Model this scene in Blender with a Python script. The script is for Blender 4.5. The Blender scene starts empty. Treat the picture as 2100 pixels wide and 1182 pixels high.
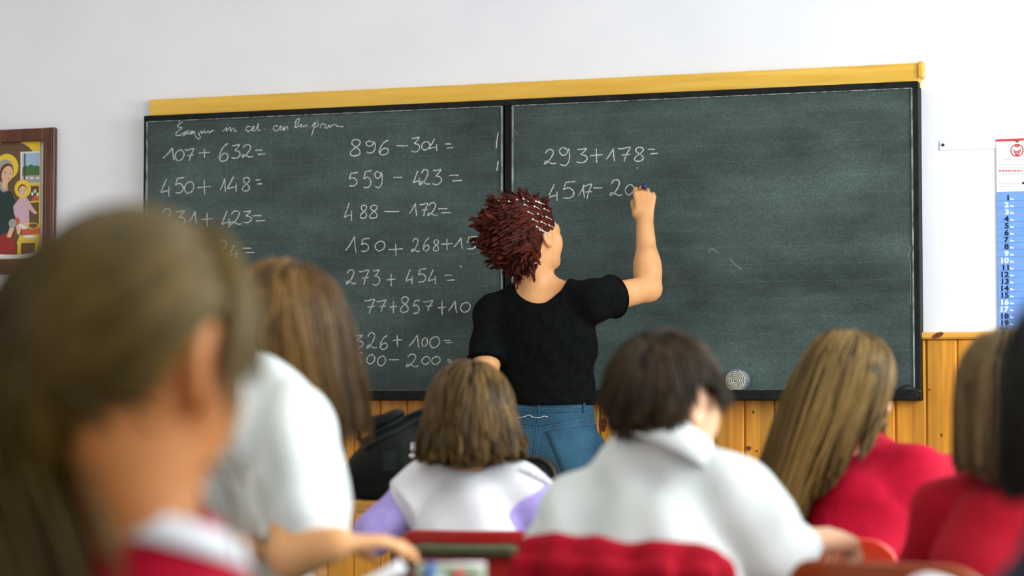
import bpy, math, random
import numpy as np
from mathutils import Vector, Matrix
from mathutils.bvhtree import BVHTree

# ------------------------------------------------------------------ camera, light, exposure
SC = bpy.context.scene
COL = SC.collection
FPX, YAW, PITCH, CAMZ = 4700.0, math.radians(19.05), math.radians(2.8), 0.95
cam_d = bpy.data.cameras.new('camera')
cam = bpy.data.objects.new('camera', cam_d)
COL.objects.link(cam)
cam.location = (0, 0, CAMZ)
cam.rotation_euler = (math.pi / 2 + PITCH, 0, YAW)
cam_d.sensor_width = 36
cam_d.lens = 36 * FPX / 2100
cam_d.clip_start = 0.05
cam_d.dof.use_dof = True
cam_d.dof.focus_distance = 7.25
cam_d.dof.aperture_fstop = 3.1
SC.camera = cam
SC.view_settings.view_transform = 'Standard'
SC.view_settings.look = 'None'
SC.view_settings.gamma = 1
SC.view_settings.use_curve_mapping = False
SC.view_settings.exposure = 0.0
SC.cycles.use_denoising = True
SC.cycles.max_bounces = 8
SC.cycles.diffuse_bounces = 4
SC.cycles.transparent_max_bounces = 8
SC.cycles.caustics_reflective = False
SC.cycles.caustics_refractive = False

world = bpy.data.worlds.new('sky')
SC.world = world
world.use_nodes = True
world.node_tree.nodes['Background'].inputs[0].default_value = (0.80, 0.90, 1.0, 1)
world.node_tree.nodes['Background'].inputs[1].default_value = 1.0

def area(name, loc, target, sx, sy, watts, col):
    l = bpy.data.lights.new(name, 'AREA')
    l.shape = 'RECTANGLE'; l.size = sx; l.size_y = sy; l.energy = watts; l.color = col
    o = bpy.data.objects.new(name, l); COL.objects.link(o)
    o.location = loc
    o.rotation_euler = (Vector(target) - Vector(loc)).to_track_quat('-Z', 'Y').to_euler()
    return o
# daylight of the three windows in the right wall (out of frame); soft fill lights added behind the camera and under the ceiling, without fixtures
DAY = (0.90, 0.96, 1.0)
for y, watts in ((0.9, 46), (3.1, 92), (5.3, 122)):
    area('window_daylight', (1.66, y, 1.85), (-4, y + 0.3, 1.0), 1.5, 1.5, watts, DAY)
area('window_daylight_back', (-4.6, -1.62, 1.8), (-3.2, 6, 1.3), 2.4, 1.4, 22, (1.0, 0.96, 0.88))
area('ceiling_lamp_light', (-1.8, 2.4, 3.12), (-1.8, 2.4, 0), 1.3, 1.3, 16, (1.0, 0.95, 0.86))
area('ceiling_lamp_light', (-3.6, 5.0, 3.12), (-3.6, 5.0, 0), 1.3, 1.3, 16, (1.0, 0.95, 0.86))

# ------------------------------------------------------------------ geometry helpers
CAM = np.array([0, 0, CAMZ])
FH = np.array([-math.sin(YAW), math.cos(YAW), 0.0])
RT = np.array([math.cos(YAW), math.sin(YAW), 0.0])
UP = np.array([0, 0, 1.0])
FW = FH * math.cos(PITCH) + UP * math.sin(PITCH)
UV = -FH * math.sin(PITCH) + UP * math.cos(PITCH)
def ray(u, v): return FW + RT * (u - 1050) / FPX + UV * (591 - v) / FPX
def at(u, v, d): return CAM + ray(u, v) * d
def on_y(u, v, y):
    r = ray(u, v); return CAM + r * (y / r[1])
def on_z(u, v, z):
    r = ray(u, v); return CAM + r * ((z - CAMZ) / r[2])
def nrm(v):
    v = np.asarray(v, float); return v / (np.linalg.norm(v) + 1e-12)
def facing(fa):                       # degrees clockwise from the viewing direction, on the floor plane
    a = math.radians(fa); return FH * math.cos(a) + RT * math.sin(a)
def axes(fa, pitch=0, roll=0):        # columns right, forward, up
    f = facing(fa); r = np.cross(f, UP); u = UP.copy()
    p = math.radians(pitch); f, u = f * math.cos(p) + u * math.sin(p), u * math.cos(p) - f * math.sin(p)
    q = math.radians(roll); r, u = r * math.cos(q) - u * math.sin(q), u * math.cos(q) + r * math.sin(q)
    return np.stack([r, f, u], 1)

# ------------------------------------------------------------------ materials
def mat(name, col, rough=0.6, col2=None, scale=8, detail=3, stretch=(1, 1, 1), bump=0.0, bscale=60, bstretch=(1, 1, 1), spec=0.4, metal=0.0, sss=0.0, lo=.35, hi=.65):
    m = bpy.data.materials.new(name); m.use_nodes = True
    nt = m.node_tree; b = nt.nodes['Principled BSDF']
    b.inputs['Base Color'].default_value = (*col, 1)
    b.inputs['Roughness'].default_value = rough
    b.inputs['Specular IOR Level'].default_value = spec
    b.inputs['Metallic'].default_value = metal
    if sss:
        b.inputs['Subsurface Weight'].default_value = sss
        b.inputs['Subsurface Radius'].default_value = (0.012, 0.005, 0.003)
        b.inputs['Subsurface Scale'].default_value = 1.0
    tc = nt.nodes.new('ShaderNodeTexCoord')
    def noise(sc, det, st):
        mp = nt.nodes.new('ShaderNodeMapping'); mp.inputs['Scale'].default_value = st
        n = nt.nodes.new('ShaderNodeTexNoise'); n.inputs['Scale'].default_value = sc; n.inputs['Detail'].default_value = det
        nt.links.new(tc.outputs['Object'], mp.inputs[0]); nt.links.new(mp.outputs[0], n.inputs['Vector'])
        return n
    if col2:
        n = noise(scale, detail, stretch)
        r = nt.nodes.new('ShaderNodeValToRGB')
        r.color_ramp.elements[0].color = (*col, 1); r.color_ramp.elements[0].position = lo
        r.color_ramp.elements[1].color = (*col2, 1); r.color_ramp.elements[1].position = hi
        nt.links.new(n.outputs['Fac'], r.inputs[0]); nt.links.new(r.outputs[0], b.inputs['Base Color'])
    if bump:
        n = noise(bscale, 4, bstretch)
        bp = nt.nodes.new('ShaderNodeBump'); bp.inputs['Strength'].default_value = bump; bp.inputs['Distance'].default_value = 0.01
        nt.links.new(n.outputs['Fac'], bp.inputs['Height']); nt.links.new(bp.outputs[0], b.inputs['Normal'])
    return m

def hair_mat(name, dark, light, rough=0.42):
    m = bpy.data.materials.new(name); m.use_nodes = True
    nt = m.node_tree; b = nt.nodes['Principled BSDF']
    a = nt.nodes.new('ShaderNodeAttribute'); a.attribute_name = 'tint'
    r = nt.nodes.new('ShaderNodeValToRGB')
    r.color_ramp.elements[0].color = (*dark, 1); r.color_ramp.elements[1].color = (*light, 1)
    nt.links.new(a.outputs['Fac'], r.inputs[0]); nt.links.new(r.outputs[0], b.inputs['Base Color'])
    b.inputs['Roughness'].default_value = rough
    b.inputs['Specular IOR Level'].default_value = 0.22
    return m

def pine_mat(name, c1, c2, c3, pitch=None, along='z'):
    m = bpy.data.materials.new(name); m.use_nodes = True
    nt = m.node_tree; b = nt.nodes['Principled BSDF']
    tc = nt.nodes.new('ShaderNodeTexCoord')
    mp = nt.nodes.new('ShaderNodeMapping'); mp.inputs['Scale'].default_value = (1, 1, .07) if along == 'z' else (.07, 1, 1)
    n = nt.nodes.new('ShaderNodeTexNoise'); n.inputs['Scale'].default_value = 45; n.inputs['Detail'].default_value = 5
    nt.links.new(tc.outputs['Object'], mp.inputs[0]); nt.links.new(mp.outputs[0], n.inputs['Vector'])
    r = nt.nodes.new('ShaderNodeValToRGB'); e = r.color_ramp.elements
    e[0].color = (*c1, 1); e[0].position = .3; e[1].color = (*c3, 1); e[1].position = .72
    q = e.new(.5); q.color = (*c2, 1)
    nt.links.new(n.outputs['Fac'], r.inputs[0])
    out = r.outputs[0]
    if pitch:                                       # every plank its own tone
        sx = nt.nodes.new('ShaderNodeSeparateXYZ'); nt.links.new(tc.outputs['Object'], sx.inputs[0])
        dv = nt.nodes.new('ShaderNodeMath'); dv.operation = 'DIVIDE'; dv.inputs[1].default_value = pitch
        fl = nt.nodes.new('ShaderNodeMath'); fl.operation = 'FLOOR'
        wn = nt.nodes.new('ShaderNodeTexWhiteNoise'); wn.noise_dimensions = '1D'
        nt.links.new(sx.outputs[0], dv.inputs[0]); nt.links.new(dv.outputs[0], fl.inputs[0]); nt.links.new(fl.outputs[0], wn.inputs['W'])
        mr = nt.nodes.new('ShaderNodeMapRange'); mr.inputs['To Min'].default_value = .72; mr.inputs['To Max'].default_value = 1.08
        nt.links.new(wn.outputs['Value'], mr.inputs['Value'])
        mx = nt.nodes.new('ShaderNodeVectorMath'); mx.operation = 'SCALE'
        nt.links.new(out, mx.inputs[0]); nt.links.new(mr.outputs[0], mx.inputs['Scale']); out = mx.outputs[0]
    nt.links.new(out, b.inputs['Base Color'])
    b.inputs['Roughness'].default_value = .38
    return m

M = {}
M['plaster'] = mat('plaster', (.80, .81, .84), .9, (.84, .85, .87), 2.5, bump=.06, bscale=35)
M['ceiling'] = mat('ceiling_paint', (.85, .85, .85), .9)
M['floor'] = mat('terrazzo', (.30, .25, .20), .4, (.42, .36, .30), 60)
M['pine'] = pine_mat('pine_planks', (.56, .20, .010), (.70, .285, .018), (.80, .38, .035), .097)
M['pine_rail'] = pine_mat('pine_rail', (.66, .30, .03), (.74, .37, .05), (.80, .44, .08), None, 'x')
M['knot'] = mat('pine_knot', (.075, .016, .006), .5, (.16, .04, .01), 90)
M['yellow_rail'] = pine_mat('yellow_rail', (.70, .38, .035), (.76, .44, .05), (.82, .52, .08), None, 'x')
M['black_frame'] = mat('black_frame', (.005, .006, .0055), .6, (.011, .014, .0125), 25, spec=.15)
M['chalk_edge'] = mat('chalky_edge', (.06, .08, .07), .7, (.34, .38, .36), 60, stretch=(1, 1, .3))
M['felt_dark'] = mat('felt_dusty', (.10, .13, .15), .95, (.26, .29, .30), 70)
M['felt_pale'] = mat('felt_pale', (.52, .50, .34), .95, (.72, .70, .55), 120)
M['skin'] = mat('skin', (.68, .33, .13), .5, (.74, .38, .165), 18, bump=.03, bscale=220, sss=.12)
M['skin_warm'] = mat('skin_warm', (.48, .180, .050), .5, (.54, .215, .068), 18, bump=.03, bscale=220, sss=.12)  # nearest girl's skin, darkened: her shaded side is put into the colour
M['skin_pale'] = mat('skin_pale', (.76, .43, .25), .5, (.82, .50, .31), 18, bump=.03, bscale=220, sss=.12)
M['lip'] = mat('lip', (.50, .14, .10), .45)
M['eye'] = mat('eye_white', (.80, .80, .78), .2)
M['iris'] = mat('iris', (.03, .018, .01), .15)
M['tee'] = mat('black_cotton', (.003, .0037, .004), .95, (.0055, .0065, .007), 50, bump=.12, bscale=120, spec=.06)
M['white_cotton'] = mat('white_cotton', (.64, .69, .665), .85, (.70, .75, .725), 9, bump=.12, bscale=140)
M['white_bright'] = mat('white_poplin', (.72, .735, .76), .85, (.77, .78, .80), 9, bump=.08, bscale=140)
M['lilac'] = mat('lilac_knit', (.36, .28, .66), .9, (.42, .34, .72), 40, bump=.2, bscale=160)
M['red_wool'] = mat('red_wool', (.37, .001, .018), .9, (.45, .002, .026), 40, bump=.25, bscale=150, spec=.2)
M['red_knit'] = mat('red_knit', (.27, .001, .009), .95, (.36, .002, .015), 120, bump=.4, bscale=120, spec=.2)
M['navy'] = mat('navy_cloth', (.02, .025, .05), .85)
M['shoe'] = mat('shoe_leather', (.03, .02, .015), .4)
M['rubber_sole'] = mat('rubber_sole', (.2, .18, .15), .8)
M['red_plastic'] = mat('red_plastic', (.40, .012, .012), .32, (.44, .016, .014), 20, spec=.5)
M['bright_red_plastic'] = mat('bright_red_plastic', (.60, .035, .012), .22, (.64, .045, .015), 20, spec=.6)
M['brown_plastic'] = mat('russet_plywood', (.27, .048, .010), .3, (.33, .066, .014), 30, stretch=(.15, 1, 1), spec=.5)
M['tube'] = mat('olive_tube', (.075, .080, .038), .4, (.10, .10, .05), 12, metal=.3)
M['desk_wood'] = pine_mat('desk_wood', (.55, .25, .035), (.62, .31, .05), (.68, .38, .08), None, 'x')
M['desk_top'] = mat('desk_laminate', (.12, .16, .15), .4, (.15, .19, .18), 30)
M['tray'] = mat('dark_metal', (.012, .013, .013), .5)
M['bag'] = mat('black_nylon', (.004, .005, .004), .7, (.009, .011, .0085), 14, bump=.15, bscale=30, spec=.15)
M['bag_panel'] = mat('dark_green_nylon', (.007, .014, .011), .6, (.012, .021, .018), 24, bump=.15, bscale=30, spec=.2)
M['silver'] = mat('silver', (.75, .75, .76), .2, metal=1.0)
M['paper'] = mat('paper', (.82, .83, .86), .8, (.86, .87, .89), 14)
M['ink'] = mat('grey_ink', (.45, .45, .50), .8)
M['red_ink'] = mat('red_ink', (.62, .05, .06), .7)
M['calendar_blue'] = mat('calendar_blue', (.155, .33, .76), .6, (.17, .36, .80), 20)
M['cal_line'] = mat('calendar_rule', (.09, .20, .52), .7)
M['cal_pink'] = mat('calendar_pink_rule', (.50, .28, .62), .7)
M['cal_black'] = mat('calendar_black', (.006, .012, .03), .7)
M['cal_white'] = mat('calendar_white', (.86, .89, .94), .7)
M['green_pin'] = mat('green_pin', (.03, .22, .09), .4)
M['blue_pin'] = mat('blue_pin', (.012, .016, .10), .3)
M['wood_frame'] = mat('walnut_frame', (.075, .022, .006), .35, (.13, .042, .012), 30, stretch=(1, 1, .2))
M['green_tie'] = mat('green_hair_tie', (.05, .22, .04), .8)
M['case'] = mat('sage_plastic', (.26, .32, .20), .35, (.32, .38, .26), 20)
M['blue_plastic'] = mat('blue_plastic', (.03, .12, .38), .3)
M['pale_blue'] = mat('pale_blue_plastic', (.45, .62, .68), .3)
M['thread'] = mat('white_thread', (.80, .80, .76), .8)
M['stitch'] = mat('denim_stitch', (.13, .24, .29), .8)
M['window_paint'] = mat('window_paint', (.8, .8, .78), .4)

def denim():
    m = bpy.data.materials.new('denim'); m.use_nodes = True
    nt = m.node_tree; b = nt.nodes['Principled BSDF']
    tc = nt.nodes.new('ShaderNodeTexCoord')
    n1 = nt.nodes.new('ShaderNodeTexNoise'); n1.inputs['Scale'].default_value = 9; n1.inputs['Detail'].default_value = 6
    n2 = nt.nodes.new('ShaderNodeTexNoise'); n2.inputs['Scale'].default_value = 260; n2.inputs['Detail'].default_value = 2
    for n in (n1, n2): nt.links.new(tc.outputs['Object'], n.inputs['Vector'])
    ad = nt.nodes.new('ShaderNodeMath'); ad.operation = 'MULTIPLY_ADD'; ad.inputs[1].default_value = .5
    nt.links.new(n2.outputs['Fac'], ad.inputs[0]); nt.links.new(n1.outputs['Fac'], ad.inputs[2])
    r = nt.nodes.new('ShaderNodeValToRGB'); e = r.color_ramp.elements
    e[0].color = (.004, .034, .072, 1); e[0].position = .5; e[1].color = (.024, .112, .185, 1); e[1].position = 1.0
    nt.links.new(ad.outputs[0], r.inputs[0]); nt.links.new(r.outputs[0], b.inputs['Base Color'])
    b.inputs['Roughness'].default_value = .85
    return m
M['denim'] = denim()

def board_mat():
    m = bpy.data.materials.new('slate_board'); m.use_nodes = True
    nt = m.node_tree; b = nt.nodes['Principled BSDF']; L = nt.links.new
    tc = nt.nodes.new('ShaderNodeTexCoord')
    def noise(sc, det, st, rough=.5):
        mp = nt.nodes.new('ShaderNodeMapping'); mp.inputs['Scale'].default_value = st
        mp.inputs['Rotation'].default_value = (0, math.radians(12), 0)
        n = nt.nodes.new('ShaderNodeTexNoise'); n.inputs['Scale'].default_value = sc; n.inputs['Detail'].default_value = det
        n.inputs['Roughness'].default_value = rough
        L(tc.outputs['Object'], mp.inputs[0]); L(mp.outputs[0], n.inputs['Vector']); return n
    wipe = noise(3.2, 7, (.6, 1, 1.5), .65)         # wiped chalk dust
    fine = noise(230, 3, (.8, 1, 1), .7)
    r = nt.nodes.new('ShaderNodeValToRGB'); e = r.color_ramp.elements
    e[0].color = (.018, .031, .027, 1); e[0].position = .32; e[1].color = (.072, .110, .100, 1); e[1].position = .72
    L(wipe.outputs['Fac'], r.inputs[0])
    mx = nt.nodes.new('ShaderNodeMix'); mx.data_type = 'RGBA'; mx.blend_type = 'OVERLAY'; mx.inputs['Factor'].default_value = .42
    L(r.outputs[0], mx.inputs['A'])
    g = nt.nodes.new('ShaderNodeValToRGB'); g.color_ramp.elements[0].position = .3; g.color_ramp.elements[1].position = .7
    L(fine.outputs['Fac'], g.inputs[0]); L(g.outputs[0], mx.inputs['B'])
    L(mx.outputs['Result'], b.inputs['Base Color'])
    b.inputs['Roughness'].default_value = .62
    b.inputs['Specular IOR Level'].default_value = .35
    return m
M['board'] = board_mat()

def chalk_mat(name, c, lo, hi):
    m = bpy.data.materials.new(name); m.use_nodes = True
    nt = m.node_tree; b = nt.nodes['Principled BSDF']; L = nt.links.new
    b.inputs['Base Color'].default_value = (*c, 1); b.inputs['Roughness'].default_value = .95
    tc = nt.nodes.new('ShaderNodeTexCoord')
    n = nt.nodes.new('ShaderNodeTexNoise'); n.inputs['Scale'].default_value = 260; n.inputs['Detail'].default_value = 3
    L(tc.outputs['Object'], n.inputs['Vector'])
    mr = nt.nodes.new('ShaderNodeMapRange'); mr.inputs['From Min'].default_value = .25; mr.inputs['From Max'].default_value = .6
    mr.inputs['To Min'].default_value = lo; mr.inputs['To Max'].default_value = hi
    L(n.outputs['Fac'], mr.inputs['Value']); L(mr.outputs[0], b.inputs['Alpha'])
    return m
M['chalk'] = chalk_mat('chalk', (.62, .65, .61), .25, 1.0)
M['chalk_faint'] = chalk_mat('chalk_faint', (.55, .60, .56), .0, .35)
M['chalk_ruling'] = chalk_mat('chalk_ruling', (.30, .36, .34), .0, .22)

# ------------------------------------------------------------------ object helpers
def root_of(o):
    while o.parent: o = o.parent
    return o
def link_mesh(name, verts, faces, mats, parent=None, smooth=False, fmat=None, tint=None):
    """verts in world space (or local to an un-rotated root under construction)"""
    verts = np.asarray(verts, np.float32).reshape(-1, 3)
    if parent is not None and not parent.get('_local'):
        verts = verts - np.array(root_of(parent).location, np.float32)
    me = bpy.data.meshes.new(name)
    if isinstance(faces, np.ndarray):
        n, k = faces.shape
        me.vertices.add(len(verts)); me.vertices.foreach_set('co', verts.ravel())
        me.loops.add(n * k); me.loops.foreach_set('vertex_index', faces.astype(np.int32).ravel())
        me.polygons.add(n)
        me.polygons.foreach_set('loop_start', np.arange(0, n * k, k, dtype=np.int32))
        me.update(calc_edges=True)
    else:
        me.from_pydata(verts.tolist(), [], [tuple(int(i) for i in f) for f in faces])
        me.update()
    me.polygons.foreach_set('use_smooth', np.full(len(me.polygons), smooth))
    for m in (mats if isinstance(mats, (list, tuple)) else [mats]): me.materials.append(m)
    if fmat is not None: me.polygons.foreach_set('material_index', np.asarray(fmat, np.int32))
    if tint is not None:
        a = me.attributes.new('tint', 'FLOAT', 'POINT'); a.data.foreach_set('value', np.asarray(tint, np.float32))
    me.validate()
    o = bpy.data.objects.new(name, me); COL.objects.link(o)
    if parent is not None: o.parent = parent
    return o
def tag(o, label, cat, group=None, kind=None):
    o['label'] = label; o['category'] = cat
    if group: o['group'] = group
    if kind: o['kind'] = kind
    return o
def thing(name, loc, label, cat, rz=0.0, group=None, local=False):
    o = bpy.data.objects.new(name, None); COL.objects.link(o)
    o.location = Vector([float(x) for x in loc]); o.rotation_euler = (0, 0, rz); o.empty_display_size = .1
    if local: o['_local'] = 1
    return tag(o, label, cat, group)

class MB:
    """collects simple shapes into one mesh"""
    def __init__(s): s.v, s.f, s.m = [], [], []
    def add(s, v, f, m=0):
        n = len(s.v); s.v += [tuple(float(c) for c in p) for p in v]; s.f += [tuple(i + n for i in q) for q in f]; s.m += [m] * len(f); return s
    def box(s, lo, hi, bev=0.0, m=0, R=None, c=(0, 0, 0)):
        lo, hi = np.array(lo, float), np.array(hi, float); b = min(bev, *(abs(hi - lo) / 2.01))
        if b <= 0:
            v = [(x, y, z) for x in (lo[0], hi[0]) for y in (lo[1], hi[1]) for z in (lo[2], hi[2])]
            f = [(0, 1, 3, 2), (4, 6, 7, 5), (0, 4, 5, 1), (2, 3, 7, 6), (0, 2, 6, 4), (1, 5, 7, 3)]
        else:
            import itertools
            v, idx = [], {}
            for sx, sy, sz in itertools.product((0, 1), repeat=3):
                p = np.where([sx, sy, sz], hi, lo); sg = np.where([sx, sy, sz], -1, 1) * b
                for a in range(3):
                    q = p + sg; q[a] = p[a]; idx[(sx, sy, sz, a)] = len(v); v.append(q)
            f = []
            for a in range(3):
                o1, o2 = [i for i in range(3) if i != a]
                for t in (0, 1):
                    loop = []
                    for (p1, p2) in ((0, 0), (1, 0), (1, 1), (0, 1)):
                        k = [0, 0, 0]; k[a] = t; k[o1] = p1; k[o2] = p2; loop.append(idx[(*k, a)])
                    f.append(loop)
                for p1 in (0, 1):
                    for p2 in (0, 1):
                        k0 = [0, 0, 0]; k1 = [0, 0, 0]; k0[o1] = k1[o1] = p1; k0[o2] = k1[o2] = p2; k1[a] = 1
                        f.append([idx[(*k0, o1)], idx[(*k1, o1)], idx[(*k1, o2)], idx[(*k0, o2)]])
            for sx, sy, sz in itertools.product((0, 1), repeat=3):
                f.append([idx[(sx, sy, sz, a)] for a in range(3)])
        if R is not None: v = [np.array(c) + R @ np.array(p) for p in v]
        return s.add(v, f, m)
    def tube(s, pts, r, sides=10, m=0, cap=True, closed=False):
        pts = np.array(pts, float); n = len(pts)
        rr = np.full(n, r) if np.isscalar(r) else np.array(r, float)
        T = np.gradient(pts, axis=0) if not closed else np.roll(pts, -1, 0) - np.roll(pts, 1, 0)
        T /= np.linalg.norm(T, axis=1)[:, None] + 1e-12
        ref = np.array([0, 0, 1.0]) if abs(T[0][2]) < .9 else np.array([1.0, 0, 0])
        N = nrm(np.cross(T[0], ref)); v = []
        for i in range(n):
            N = nrm(N - T[i] * np.dot(N, T[i])); B = np.cross(T[i], N)
            for k in range(sides):
                a = 2 * math.pi * k / sides; v.append(pts[i] + rr[i] * (math.cos(a) * N + math.sin(a) * B))
        f = []
        for i in range(n if closed else n - 1):
            j = (i + 1) % n
            for k in range(sides):
                l = (k + 1) % sides; f.append((i * sides + k, i * sides + l, j * sides + l, j * sides + k))
        if cap and not closed:
            f.append(tuple(range(sides))[::-1]); f.append(tuple((n - 1) * sides + k for k in range(sides)))
        return s.add(v, f, m)
    def sphere(s, c, r, m=0, nu=12, nv=8, R=None):
        r = np.array([r] * 3 if np.isscalar(r) else r, float); c = np.array(c, float); v = [(0, 0, 1)]
        for i in range(1, nv):
            t = math.pi * i / nv
            for j in range(nu):
                p = 2 * math.pi * j / nu; v.append((math.sin(t) * math.cos(p), math.sin(t) * math.sin(p), math.cos(t)))
        v.append((0, 0, -1)); f = [(0, 1 + j, 1 + (j + 1) % nu) for j in range(nu)]
        for i in range(nv - 2):
            for j in range(nu):
                a, b = 1 + i * nu + j, 1 + i * nu + (j + 1) % nu; f.append((a, a + nu, b + nu, b))
        e = len(v) - 1; f += [(e, e - nu + (j + 1) % nu, e - nu + j) for j in range(nu)]
        v = [np.array(p) * r for p in v]
        if R is not None: v = [R @ p for p in v]
        return s.add([c + p for p in v], f, m)
    def poly(s, pts, y, m=0):                        # flat polygon in an x-z plane facing -y
        return s.add([(p[0], y, p[1]) for p in pts], [tuple(range(len(pts)))], m)
    def loft(s, rings, m=0, cap=True, closed_ring=True):
        n = len(rings[0]); v = [p for r in rings for p in r]; f = []
        for i in range(len(rings) - 1):
            for k in range(n if closed_ring else n - 1):
                l = (k + 1) % n; f.append((i * n + k, i * n + l, (i + 1) * n + l, (i + 1) * n + k))
        if cap:
            f.append(tuple(range(n))[::-1]); f.append(tuple((len(rings) - 1) * n + k for k in range(n)))
        return s.add(v, f, m)
    def build(s, name, mats, parent=None, smooth=False):
        o = link_mesh(name, s.v, s.f, mats, parent, smooth, s.m)
        bm = __import__('bmesh').new(); bm.from_mesh(o.data)
        __import__('bmesh').ops.recalc_face_normals(bm, faces=bm.faces); bm.to_mesh(o.data); bm.free()
        return o

def spline(pts, n=8, closed=False):
    P = np.array(pts, float); out = []; m = len(P)
    if m < 3 and not closed:
        return np.array([P[0] + (P[-1] - P[0]) * t for t in np.linspace(0, 1, n)])
    for i in range(m if closed else m - 1):
        g = lambda k: P[k % m] if closed else P[min(max(k, 0), m - 1)]
        p0, p1, p2, p3 = g(i - 1), g(i), g(i + 1), g(i + 2)
        for t in np.arange(n) / n:
            out.append(.5 * (2 * p1 + (p2 - p0) * t + (2 * p0 - 5 * p1 + 4 * p2 - p3) * t * t + (3 * p1 - p0 - 3 * p2 + p3) * t ** 3))
    if not closed: out.append(P[-1])
    return np.array(out)

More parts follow.
